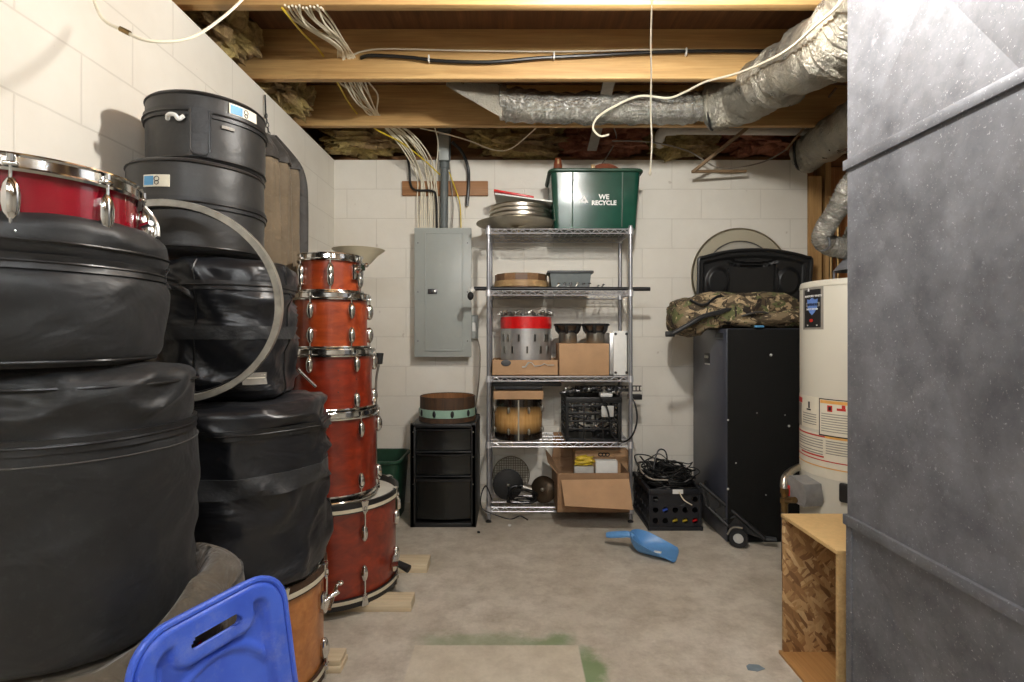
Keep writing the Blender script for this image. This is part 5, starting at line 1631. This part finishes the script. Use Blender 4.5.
def right_side():
    # crate of cables on the floor
    D0 = 3.115
    x0, x1 = P(649, 0, D0).x, P(702, 0, D0).x
    w, d, h = (x1 - x0) / 2, .20, .245
    t = thing('storage_crate', 'black plastic crate with round holes on the floor heaped with cables', 'crate', ((x0 + x1) / 2, D0 + d, 0))
    H = h - .055
    sol = {(1, 2), (2, 2), (3, 2)}
    f = holed(2 * w - .02, H, 5, 3, .017, sol)
    m = MB()
    zf = .025
    for Mx, fm in ((Matrix.Translation((0, -d + .008, zf)), f), (Matrix.Translation((0, d - .008, zf)), holed(2 * w - .02, H, 5, 3, .017, sol))):
        m.add(fm.v, fm.f, Mx)
    sd = holed(2 * d - .02, H, 6, 3, .018)
    for s in (-1, 1): m.add(sd.v, sd.f, Matrix.Translation((s * (w - .008), 0, zf)) @ Matrix.Rotation(R(90), 4, 'Z'))
    for s in (-1, 1):
        for q in (-1, 1): m.box((s * (w - .009), q * (d - .009), h / 2), (.018, .018, h), .003)
        m.box((0, s * (d - .006), h - .016), (2 * w + .012, .02, .032), .004); m.box((s * (w - .006), 0, h - .016), (.02, 2 * d + .012, .032), .004)
        m.box((0, s * (d - .004), .012), (2 * w + .014, .018, .024), .004); m.box((s * (w - .004), 0, .012), (.018, 2 * d + .014, .024), .004)
    m.bx(-w, w, -d, d, 0, .006)
    m.build('crate_body', M['crate_blue'], t)
    MB().bx(-w * .12, w * .28, -d - .005, -d + .0, h - .028, h - .002, .001).build('paper_label', M['white'], t)
    rnd = random.Random(21)
    # loose things seen through the holes
    for i_, j_, mm, lb in ((2, 0, 'yellowbag', 'yellow cable plug showing through a lower middle hole of the floor crate'), (3, 0, 'yellowbag', 'yellow cable plug in the floor crate, next to the red plug'),
                           (4, 0, 'redband', 'red cable plug showing through the lower right hole of the floor crate'), (1, 1, 'blue_lid', 'blue cable plug showing through a middle row hole of the floor crate')):
        x = t.location.x - (w - .01) + (2 * w - .02) / 5 * (i_ + .5); z_ = zf + H / 3 * (j_ + .5) - .004
        q = MB().cyl((x - .018, D0 + .024, z_ - .008), (x + .018, D0 + .026, z_ + .004), .008, 10)
        tag(q.build('cable_plug', M[mm]), lb, 'plug')
    # heap of cables: one uncountable mass
    m = MB()
    for k in range(95):
        a0 = rnd.uniform(0, 2 * PI); rr = rnd.uniform(.05, .15); cx, cy = rnd.uniform(-.07, .07), rnd.uniform(-.10, .10)
        tx, ty = rnd.uniform(-.5, .5), rnd.uniform(-.5, .5)
        base = h - .05 + .17 * rnd.random() * max(.1, 1 - 4.5 * math.hypot(cx, cy))
        pts = []
        n = rnd.randint(7, 13)
        for i in range(n):
            a = a0 + i * .62
            x = cx + rr * math.cos(a) * rnd.uniform(.8, 1.15); y = cy + rr * 1.1 * math.sin(a) * rnd.uniform(.8, 1.15)
            z_ = base + tx * x * .5 + ty * y * .4 + rnd.uniform(-.012, .022)
            x = max(-w + .012, min(w + .0, x)) if z_ < h + .01 else max(-w - .02, min(w + .05, x))
            y = max(-d + .012, min(d - .02, y))
            pts.append((x, y, max(.04, z_)))
        m.tube([Vector(p) + t.location for p in smooth(pts, 5)], rnd.choice((.0035, .0045, .0055)), 6)
    tag(m.build('cable_tangle', M['cable_black']), 'tangled heap of black cables spilling over the holed floor crate', 'cables', kind='stuff')
    wire([P(652, 480, 3.25), P(655, 460, 3.28), P(659, 450, 3.3), P(665, 451, 3.3), P(667, 460, 3.28), P(663, 470, 3.25), P(654, 474, 3.2)], .005, 'cable_black', 'black cable loop standing up highest above the cable heap')
    wire([P(640, 456, 3.3), P(645, 462, 3.3), P(653, 470, 3.25), P(664, 478, 3.2)], .005, 'cable_black', 'black plug lead sticking out at the upper left of the cable heap')
    wire([P(640, 464, 3.25), P(642, 472, 3.18), P(652, 479, 3.12), P(668, 480, 3.10)], .0048, 'cable_grey', 'pale grey cable lying over the front of the cable heap')
    wire([P(679, 492, 3.10), P(684, 500, 3.095), P(692, 505, 3.095)], .0035, 'cable_white', 'short white lead hanging across the front of the holed crate')
    # hand truck folded on the floor beside the cabinet
    t = thing('hand_truck', 'black folded hand truck leaning from the cable crate to the floor', 'hand truck', P(745, 538, 2.86))
    L = lambda px, py, D: P(px, py, D) - t.location
    A, B = L(700, 483, 3.03), L(765, 539, 2.86); A2, B2 = L(706, 505, 3.03), L(742, 536, 2.88)
    n_ = (B - A).cross(A2 - A).normalized()
    fr = MB()
    fr.tube([A, B], .012, 10); fr.tube([A2, L(728, 526, 2.93)], .010, 10)
    for f in (.1, .35, .6): fr.tube([A + (B - A) * f, A2 + (L(728, 526, 2.93) - A2) * min(1, f * 1.2)], .008, 8)
    fr.build('frame', M['black'], t)
    MB().add([A + n_ * .006, B + n_ * .006, L(728, 527, 2.93) + n_ * .006, A2 + n_ * .006, A - n_ * .006, B - n_ * .006, L(728, 527, 2.93) - n_ * .006, A2 - n_ * .006],
             [(0, 1, 2, 3), (7, 6, 5, 4), (0, 4, 5, 1), (1, 5, 6, 2), (2, 6, 7, 3), (3, 7, 4, 0)]).build('back_plate', M['black'], t)
    c = L(738.5, 529.5, 2.87); c.z = .05 - t.location.z
    Mw = facing(c, (-.5, -1, .15))
    wh = MB().lathe([(.026, -.014), (.046, -.014), (.050, -.009), (.050, .009), (.046, .014), (.026, .014)], 36, Mw, True).build('wheel', M['rubber'], t)
    MB().lathe([(0, .012), (.012, .014), (.029, .009), (.029, -.009), (0, -.010)], 24, Mw).build('hub', M['tapeclear'], wh)
    MB().tube(smooth([Mw @ Vector((-.056, .01, 0)), Mw @ Vector((-.03, .05, 0)), Mw @ Vector((.02, .055, 0))], 6), .006, 8).build('fork', M['dullchrome'], t)
    MB().box(L(771, 541, 2.87) + Vector((0, 0, .012)), (.055, .04, .012), .003, None, R(-20)).build('toe_plate', M['darkgrey'], t)
    # tall black speaker cabinet
    x0, x1, y0, y1, H = P(727, 0, 2.935).x, 1.86, 2.935, P(693, 0, 1).x and 3.485, P(0, 328.5, 2.935).z
    t = thing('speaker_cabinet', 'tall black cabinet under the camouflage bag beside the water heater', 'cabinet', ((x0 + x1) / 2, (y0 + y1) / 2, 0))
    w, d = (x1 - x0) / 2, (y1 - y0) / 2
    MB().bx(-w, w, -d + .006, d, 0, H, .006).build('cabinet_body', M['black_ptd'], t)
    MB().bx(-w + .004, w - .004, -d, -d + .008, .004, H - .003, .003).build('front_panel', M['grille'], t)
    for yy, zz, q, nm in ((3.23, 358, .0, 'jack_plate'), (3.04, 335.5, 1, 'handle_recess')):
        z_ = CAMZ + (HY - zz) / F * yy
        c = (-w, yy - t.location.y, z_)
        b = MB().box(c, (.006, .085 if not q else .11, .06 if not q else .03), .002)
        b.build(nm, M['ink'], t)
        if not q:
            for s in (-1, 1): MB().cyl((-w - .003, c[1] + s * .016, c[2] + .008), (-w - .010, c[1] + s * .016, c[2] + .008), .009, 12).build('socket', M['dullchrome'], t)
            MB().box((-w, c[1], c[2] - .036), (.004, .08, .008), .001).build('maker_strip', M['tapeclear'], t)
        else:
            MB().box((-w - .001, c[1], c[2] - .018), (.006, .12, .008), .001).build('recess_lip', M['darkgrey'], t)
    for px, py, r_ in ((771, 355, .008), (789, 426, .007), (736, 463, .004), (766, 495, .0035), (757, 413, .003), (728, 420, .006), (728, 489, .007), (785, 415, .003)):
        p = P(px, py, 2.935) - t.location
        MB().sphere((p.x, -d, p.z), (r_, .0015, r_), 8).build('chipped_spot', M['tapeclear'], t)
    # camouflage bag on it
    t = thing('camouflage_bag', 'camouflage hunting bag slumped on top of the tall black cabinet', 'bag', (P(735, 0, 3.14).x, 3.14, H + .002))
    def bag(cx, cz, dx, dz, dy, seed, n=56, yo=0.0, ex=.62):
        m = MB().sphere((0, 0, 0), 1, n)
        sd = Vector((seed * 1.7, seed * .9, seed * 2.3)); out = []
        for v in m.v:
            q = Vector([math.copysign(abs(c) ** ex, c) for c in v])
            p = Vector((cx + q.x * dx / 2, yo + q.y * dy / 2, cz + q.z * dz / 2))
            k = .016 * noise.fractal(p * 7 + sd, .8, 2, 3) - .016 * max(0, 1 - abs(noise.noise(Vector((p.x * 4, p.y * 5, p.z * 13)) + sd)) * 6)
            p += Vector(v) * k
            if p.x > -.235: p.z = max(p.z, .002)
            out.append(tuple(p))
        m.v = out
        return m
    bag(.03, .105, .66, .215, .38, 31).build('bag_body', M['camo'], t, 70)
    bag(-.245, .07, .30, .225, .34, 33, 48, -.01).build('side_pocket', M['camo'], t, 70)
    bag(.20, .055, .36, .115, .42, 36, 44, -.02).build('front_pocket', M['camo'], t, 70)
    L = lambda px, py, D: P(px, py, D) - t.location
    st = MB().tube(smooth([L(735, 307, 2.99), L(720, 312, 2.95), L(702, 317, 2.93), L(688, 325, 2.93), L(672, 334, 2.95)], 8),   .013, 10)
    s = st.build('shoulder_strap', M['webbing'], t)
    MB().box(L(670, 334, 2.95), (.05, .025, .032), .006, None).build('buckle', M['black'], s)
    MB().tube(smooth([L(690, 300, 2.99), L(704, 305, 2.96), L(720, 296, 2.98), L(738, 306, 2.96)], 8), .007, 8).build('piping', M['piping'], t)
    MB().tube(smooth([L(742, 316, 2.94), L(760, 312, 2.93), L(780, 316, 2.94), L(796, 310, 2.95)], 8), .006, 8).build('zipper', M['drape_dark'], t)
    MB().box(L(759, 326.5, 2.925), (.05, .02, .012), .003).build('blue_tag', M['inkblue'], t)
    # black tote lid standing behind it
    D = 3.50
    c = P(755, 292, D)
    t = thing('tote_lid', 'large black arched tote lid standing upright behind the camouflage bag', 'lid', (c.x, D, H - .02))
    def top(x): return .545 - .06 * (abs(x) / .37) ** 2.2
    def lid(u, v, o):
        x = -.37 + .74 * u
        z_ = .015 + (top(x) - .015) * v
        e = min(u, 1 - u) * .74; e2 = (1 - v) * .45
        ed = min(e, e2)
        y = 0.0 if ed < .03 else .02 * min(1, (ed - .03) / .012)
        # corner pads and middle grip recess, moulded
        for px in (-.235, .235):
            q = math.hypot((x - px) / .07, (z_ - .34) / .085)
            y -= .018 * max(0, min(1, (1.15 - q) / .3))
        q = max(abs(x) / .145, abs(z_ - (.47 - .9 * (.02 - x * x))) / .012)
        y += .022 * max(0, min(1, (1.2 - q) / .4))
        y += .018 * (1 if abs(x) < .15 and z_ < .45 else 0)
        if abs(abs(x) - .165) < .006 and   .26 < z_ < .43: y -= .012
        return Vector((x, y - o + .0 + .04 * (1 - v), z_))
    MB().patch(lid, 0, 1, 0, 1, 150, 70, .0, -.006).build('lid_panel', M['black'], t, 50)
    MB().tube(smooth([lid(0, 0, .004)] + [lid(0, v / 6, .004) for v in range(1, 6)] + [lid(u / 24, 1, .004) for u in range(25)] + [lid(1, v / 6, .004) for v in range(5, -1, -1)], 3), .012, 8).build('rim', M['black'], t)
    # clear drum head leaning on the wall
    c = P(741, 277, 3.60); r = .333
    t = thing('drumhead', 'large clear drumhead with a hazy outer ring leaning on the back wall', 'drumhead', (c.x, 3.60, c.z - r))
    Mx = facing((0, 0, r), (0, -1, .06))
    MB().lathe([(r - .006, -.006), (r + .004, -.006), (r + .006, 0), (r + .002, .007), (r - .006, .006)], 96, Mx, True).build('rim', M['bronze'], t)
    MB().lathe([(r - .005, .0), (.245, .004), (.245, .003), (r - .005, -.001)], 96, Mx, True).build('hazy_ring', M['film2'], t)
    MB().lathe([(.242, .001), (.249, .001), (.249, .006), (.242, .006)], 96, Mx, True).build('inner_line', M['darksteel'], t)
    MB().lathe([(0, .003), (.242, .003), (.242, .002), (0, .002)], 64, Mx).build('clear_film', M['film'], t)
    MB().lathe([(.19, .003), (.195, .003), (.195, .006), (.19, .006)], 96, Mx, True).build('inner_line', M['inkgrey'], t)


def heater():
    c = (1.636, 2.47); r = .26; H = 1.40
    t = thing('water_heater', 'cream storage water heater half hidden by the metal plenum', 'water heater', (c[0], c[1], 0))
    MB().lathe([(0, .03), (r - .02, .03), (r, .05), (r, H - .015), (r - .004, H - .003), (r - .02, H), (0, H + .012)], 96).build('tank', M['heater'], t)
    MB().lathe([(r - .006, H - .030), (r + .0025, H - .030), (r + .0025, H - .024), (r - .006, H - .024)], 96, None, True).build('top_seam', M['heater'], t)
    for k in range(3):
        a = 2 * PI * k / 3
        MB().cyl((.19 * math.cos(a), .19 * math.sin(a), 0), (.19 * math.cos(a), .19 * math.sin(a), .035), .02, 12).build('foot', M['darksteel'], t)
    cyl = lambda a, z, o: Vector(((r + o) * math.cos(R(a)), (r + o) * math.sin(R(a)), z))
    # angle seen at pixel column px: solve on the visible side
    def ang(px):
        best = None
        for k in range(-2700, -1300):
            a = k / 10
            p = Vector(c) + Vector((r * math.cos(R(a)), r * math.sin(R(a))))
            e = abs((p.x / p.y) * F + CX - px)
            nx = math.cos(R(a)) * p.x + math.sin(R(a)) * p.y
            if nx < 0 and (best is None or e < best[0]): best = (e, a, p.y)
        return best[1], best[2]
    def lab(px0, px1, py0, py1, t_, m, par, name, nu=12):
        a0, d0 = ang(px0); a1, d1 = ang(px1)
        dm = (d0 + d1) / 2
        z1, z0 = CAMZ + (HY - py0) / F * dm, CAMZ + (HY - py1) / F * dm
        return MB().patch(cyl, a0, a1, z0, z1, nu, 2, t_, -.003).build(name, M[m], par)
    q = lab(803.4, 823.5, 287.5, 329.5, .0012, 'inkgrey', t, 'rating_plate')
    b = lab(805, 821, 289.5, 327.5, .0018, 'ink', q, 'black_field')
    def on(px, py, o=.0026):
        a, d = ang(px); z_ = CAMZ + (HY - py) / F * d
        return a, z_, d
    def curved(mb, name, m, px, py, par, o=.0022):
        """bend flat lettering (local x,y) round the tank at a pixel"""
        a, z_, d = on(px, py)
        mb.v = [tuple(cyl(a + x / r * 57.2958, z_ + y, o + zz)) for x, y, zz in mb.v]
        return mb.build(name, M[m], par)
    I = Matrix.Identity(4)
    curved(text_mb('BRADFORD WHITE', .0125, I, .0003, .0004), 'lettering', 'white', 812.6, 296.2, q)
    curved(MB().prism([(-.007, .0), (-.003, .012), (0, .016), (.003, .012), (.007, 0)], 0, .0005), 'crest', 'white', 809, 291.5, q)
    sh = [(-.034, .030), (-.018, .026), (0, .036), (.018, .026), (.034, .030), (.030, -.012), (.016, -.032), (0, -.044), (-.016, -.032), (-.030, -.012)]
    sh = [p for p in sh]
    curved(MB().prism(sh, 0, .0005), 'shield', 'shield', 812.4, 305.5, q)
    curved(MB().prism(rrect(.086, .020, .004, 3), 0, .001), 'band', 'inkgrey', 812.6, 304.6, q, .0024)
    curved(text_mb('DEFENDER', .0155, I, .0003, .0004), 'lettering', 'ink', 812.6, 304.7, q, .0040)
    curved(text_mb('SAFETY SYSTEM', .0105, I, .0003, .0003), 'lettering', 'white', 812.2, 309.3, q, .0034)
    curved(MB().prism(rrect(.022, .014, .006, 3), 0, .0006), 'red_mark', 'inkred', 811.6, 320.5, q)
    curved(MB().prism(rrect(.068, .005, .001, 2), 0, .0005), 'caption_line', 'white', 812.2, 325.3, q)
    # wraparound paper labels
    for (a_, b_, nm) in ((396.5, 428.5, 'warning_label'), (431.5, 474, 'instruction_label')):
        w_ = lab(797.9, 866, a_, b_, .0010, 'paper', t, nm, 40)
        if nm == 'warning_label':
            fr = lab(819.2, 862, 399.5, 439.5 - 2, .0016, 'ink', w_, 'frame', 24)
            lab(820.2, 861, 400.6, 436.2, .0020, 'paper', w_, 'frame_field', 24)
            lab(820.6, 860, 401.2, 404.4, .0026, 'orange_ink', w_, 'header_strip', 24)
            lab(798.6, 802.6, 396.6, 401.5, .0018, 'inkred', w_, 'red_header', 3); lab(798.5, 802, 402, 424, .0018, 'inkgrey', w_, 'dark_column', 3)
            lab(808.5, 810, 401.5, 408, .0018, 'ink', w_, 'pictogram', 2); lab(807, 811, 408.5, 410, .0018, 'ink', w_, 'caption_line', 2)
            lab(827.6, 832.5, 405.5, 411.8, .0026, 'inkred', w_, 'pictogram', 3); lab(828.8, 831.2, 406.8, 410.4, .0030, 'ink', w_, 'pictogram_figure', 3)
            q2 = lab(837, 846, 408.8, 411.2, .0026, 'inkred', w_, 'pictogram', 4); lab(842, 845.5, 405.5, 409, .0026, 'inkred', w_, 'pictogram', 3)
            rows = [(803.4, 816.5, y) for y in (413, 415.4, 417.8, 420.2, 422.6)] + [(821.6, 859, y) for y in (414.5, 417, 419.5, 422, 424.5, 427, 429.5, 432)]
        else:
            lab(798.5, 825, 431.6, 433.0, .0018, 'inkred', w_, 'red_rule', 10); lab(802, 824, 452.5, 454, .0018, 'inkred', w_, 'red_rule', 10)
            lab(825.2, 865, 438, 440.2, .0018, 'orange_ink', w_, 'header_strip', 20); lab(798, 866, 457, 458, .0018, 'inkred', w_, 'red_rule', 40)
            lab(798, 866, 463.5, 464.5, .0018, 'orange_ink', w_, 'tan_rule', 40)
            rows = [(800, 823, y) for y in (436, 438.5, 441, 443.5, 447, 449.5)] + [(826, 864, y) for y in (442.5, 445, 447.5, 450, 452.5, 455)]
        for a2, b2, y in rows: lab(a2, b2, y, y + .8, .0022, 'inkgrey', w_, 'text_line', 12)
    # gas valve and line
    a, d_ = ang(811)
    z_ = CAMZ + (HY - 497) / F * 2.33
    v = MB()
    Mx = Matrix.Rotation(R(ang(812)[0]), 4, 'Z') @ Matrix.Translation((r, 0, z_))
    v.prism([(-.075, -.055), (.06, -.055), (.075, -.02), (.06, .045), (-.04, .06), (-.08, .02)], .0, .085, Mx @ Matrix.Rotation(R(90), 4, 'Z') @ Matrix.Rotation(R(90), 4, 'X'))
    gv = v.build('gas_valve', M['grey_valve'], t)
    MB().box((.075, -.05, -.012), (.03, .03, .05), .004, Mx).build('red_knob', M['inkred'], gv)
    L = lambda px, py, D_: P(px, py, D_) - t.location
    MB().tube(smooth([L(799, 467, 2.56), L(793, 470, 2.54), L(786, 476, 2.5), L(784, 484, 2.48), L(784.5, 492, 2.47)], 8), .017, 12).build('flexible_gas_line', M['alu'], t)
    g = MB()
    for k, (z0_, z1_, rr) in enumerate(((488, 493, .020), (493, 498, .015), (498, 503, .021), (503, 512, .015))):
        g.cyl(L(784.5, z0_, 2.47), L(784.5, z1_, 2.47), rr, 6 if k % 2 == 0 else 14)
    g.cyl(L(784.5, 500, 2.47), L(795, 500, 2.40), .014, 12)
    g.build('brass_fitting', M['brass'], t)
    MB().tube([L(784.5, 511, 2.47), Vector((L(784.5, 511, 2.47).x, L(784.5, 511, 2.47).y, .05))], .014, 12).build('drip_leg', M['darksteel'], t)
    a2 = R(ang(846)[0])
    MB().box((r + .006, 0, CAMZ + (HY - 496) / F * 2.25), (.02, .05, .085), .012, Matrix.Rotation(a2, 4, 'Z')).build('access_cover', M['black'], t)
    # draught hood and vent
    MB().lathe([(.10, H + .05), (.105, H + .05), (.06, H + .11), (.055, H + .11)], 40, Matrix.Translation((-.02, 0, 0)), True).build('draught_hood', M['galv'], t)
    for k in range(3):
        a = 2 * PI * k / 3 + .5
        MB().cyl((-.02 + .098 * math.cos(a), .098 * math.sin(a), H - .002), (-.02 + .098 * math.cos(a), .098 * math.sin(a), H + .055), .005, 8).build('hood_leg', M['galv'], t)
    v = thing('vent_pipe', 'foil wrapped vent pipe zigzagging up from the water heater', 'vent pipe', (c[0] - .02, c[1], H + .10))
    L = lambda px, py, D_: P(px, py, D_) - v.location
    MB().cyl((0, 0, 0), (0, 0, .12), .05, 24).build('collar', M['galv'], v)
    m = flex([Vector((0, 0, .09)), Vector((0, 0, .15)), L(850, 247, 2.47), L(836, 247, 2.47), L(826, 243, 2.46), L(823, 235, 2.45), L(829, 222, 2.42), L(840, 204, 2.38), L(856, 178, 2.32), L(880, 140, 2.25), L(905, 100, 2.2)], .047, 60, 17, n=22)
    m.build('foil_pipe', M['foil'], v)
    MB().tube([L(822 + 8 * math.sin(a), 243 + 8 * math.cos(a), 2.45 - .05 * math.sin(a)) for a in [2 * PI * k / 16 for k in range(16)]], .004, 6, True).build('joint_band', M['galv'], v)
    # copper lines seen behind
    for px, D_ in ((838, 3.3), (831, 3.45)):
        a = P(px, 300, D_)
        tag(MB().cyl((a.x, D_, .0), (a.x, D_, 2.05), .011, 12).build('water_pipe', M['brass']), 'copper water pipe rising behind the heater vent, ' + ('nearer the metal plenum' if px == 838 else 'nearer the wooden post'), 'pipe')


def osb_box():
    x0, x1, y0, y1, H = .975, 1.46, 1.585, 1.915, .505
    t = thing('plywood_box', 'open sided box of chipboard with a tan top beside the metal plenum', 'box', ((x0 + x1) / 2, (y0 + y1) / 2, 0))
    w, d = (x1 - x0) / 2, (y1 - y0) / 2
    e = .012
    MB().bx(-w - .004, w, -d, d, H - e, H, .001).build('top_panel', M['mdf'], t)
    MB().bx(-w - .012, w, -d, d, .0, e, .001).build('bottom_panel', M['osb2'], t)
    MB().bx(-w, w, d - e, d, e, H - e, .001).build('back_panel', M['osb'], t)
    MB().bx(w - e, w, -d, d - e, e, H - e, .001).build('end_panel', M['osb'], t)
    MB().bx(-w, w, -d, -d + e, e, H - e, .001).build('side_panel', M['tanboard'], t)


def odds():
    # dustpan
    t = thing('dustpan', 'blue plastic dustpan lying on the concrete in front of the cable crate', 'dustpan', (P(652, 0, 2.80).x, 2.80, 0), R(-24))
    def pan(u, v, o):
        # u from the closed rear to the open lip, v across; side walls fall towards the lip
        a = PI * (v - .5)
        hw = .092 * max(0, 1 - (1 - min(1, u / .55)) ** 2.6) ** .5 + .008 * u
        hw = max(hw, .004)
        x = -.115 + .245 * u - .02 * (1 - math.cos(a)) * (u ** 3) * .0
        s = math.sin(a)
        side = abs(s) ** 5
        hgt = .085 * (1 - .93 * u ** 1.15)
        back = max(0, 1 - u / .30) ** 1.6
        z_ = .004 + hgt * max(side, back) + .004 * (1 - u)
        return Vector((x - .012 * side * u, hw * s * (1 + .18 * side * (1 - u)), z_ + o))
    MB().patch(pan, 0, 1, 0, 1, 48, 60, .0012, -.0012).build('scoop', M['blue_pan'], t, 60)
    MB().tube(smooth([(-.098, 0, .070), (-.125, 0, .078), (-.165, 0, .072), (-.225, 0, .060), (-.245, 0, .056)], 8), .017, 12, flat=.6, rf=lambda f: .8 + .35 * math.sin(PI * f)).build('handle', M['blue_pan'], t)
    MB().bx(.01, .048, -.012, .016, .0068, .0085, .0005).build('price_sticker', M['white'], t)
    # scraps
    a = P(755, 668, 1.83)
    m = MB().prism([(-.03, -.012), (.0, -.02), (.032, -.006), (.02, .016), (-.012, .02), (-.026, .01)], .0005, .002, Matrix.Translation((a.x, 1.83, 0)))
    tag(m.build('tape_scrap', M['tape']), 'scrap of blue-grey tape stuck to the floor by the chipboard box', 'tape')
    rnd = random.Random(8)
    for px, py, lb in ((509.5, 526, 'tiny white paper scrap on the floor before the left shelving post'), (478.5, 533, 'dark crumb on the floor between drawer tower and shelving')):
        D = CAMZ * F / (py - HY); p = P(px, py, D)
        tag(lump((p.x, p.y, .006), (.018, .014, .012), px, .4, 10).build('floor_scrap', M['white' if px > 500 else 'ink']), lb, 'scrap')


right_side(); heater(); osb_box(); odds()


# ------------------------------------------------------------------ camera, world, view
cam = bpy.data.cameras.new('camera')
co = bpy.data.objects.new('camera', cam); COL.objects.link(co)
co.location = (0, 0, CAMZ); co.rotation_euler = (R(90), 0, 0)
cam.sensor_width = 36; cam.lens = F / 1024 * 36; cam.clip_start = .02
cam.shift_y = -6 / 1024
SC.camera = co
w = bpy.data.worlds.new('world'); SC.world = w; w.use_nodes = True
w.node_tree.nodes['Background'].inputs[0].default_value = (1, .95, .88, 1)
w.node_tree.nodes['Background'].inputs[1].default_value = .05
SC.view_settings.view_transform = 'Standard'; SC.view_settings.look = 'None'
SC.view_settings.exposure = EXPO; SC.view_settings.gamma = 1
SC.view_settings.use_curve_mapping = False
SC.cycles.use_denoising = True
SC.cycles.max_bounces = 8
SC.cycles.diffuse_bounces = 5
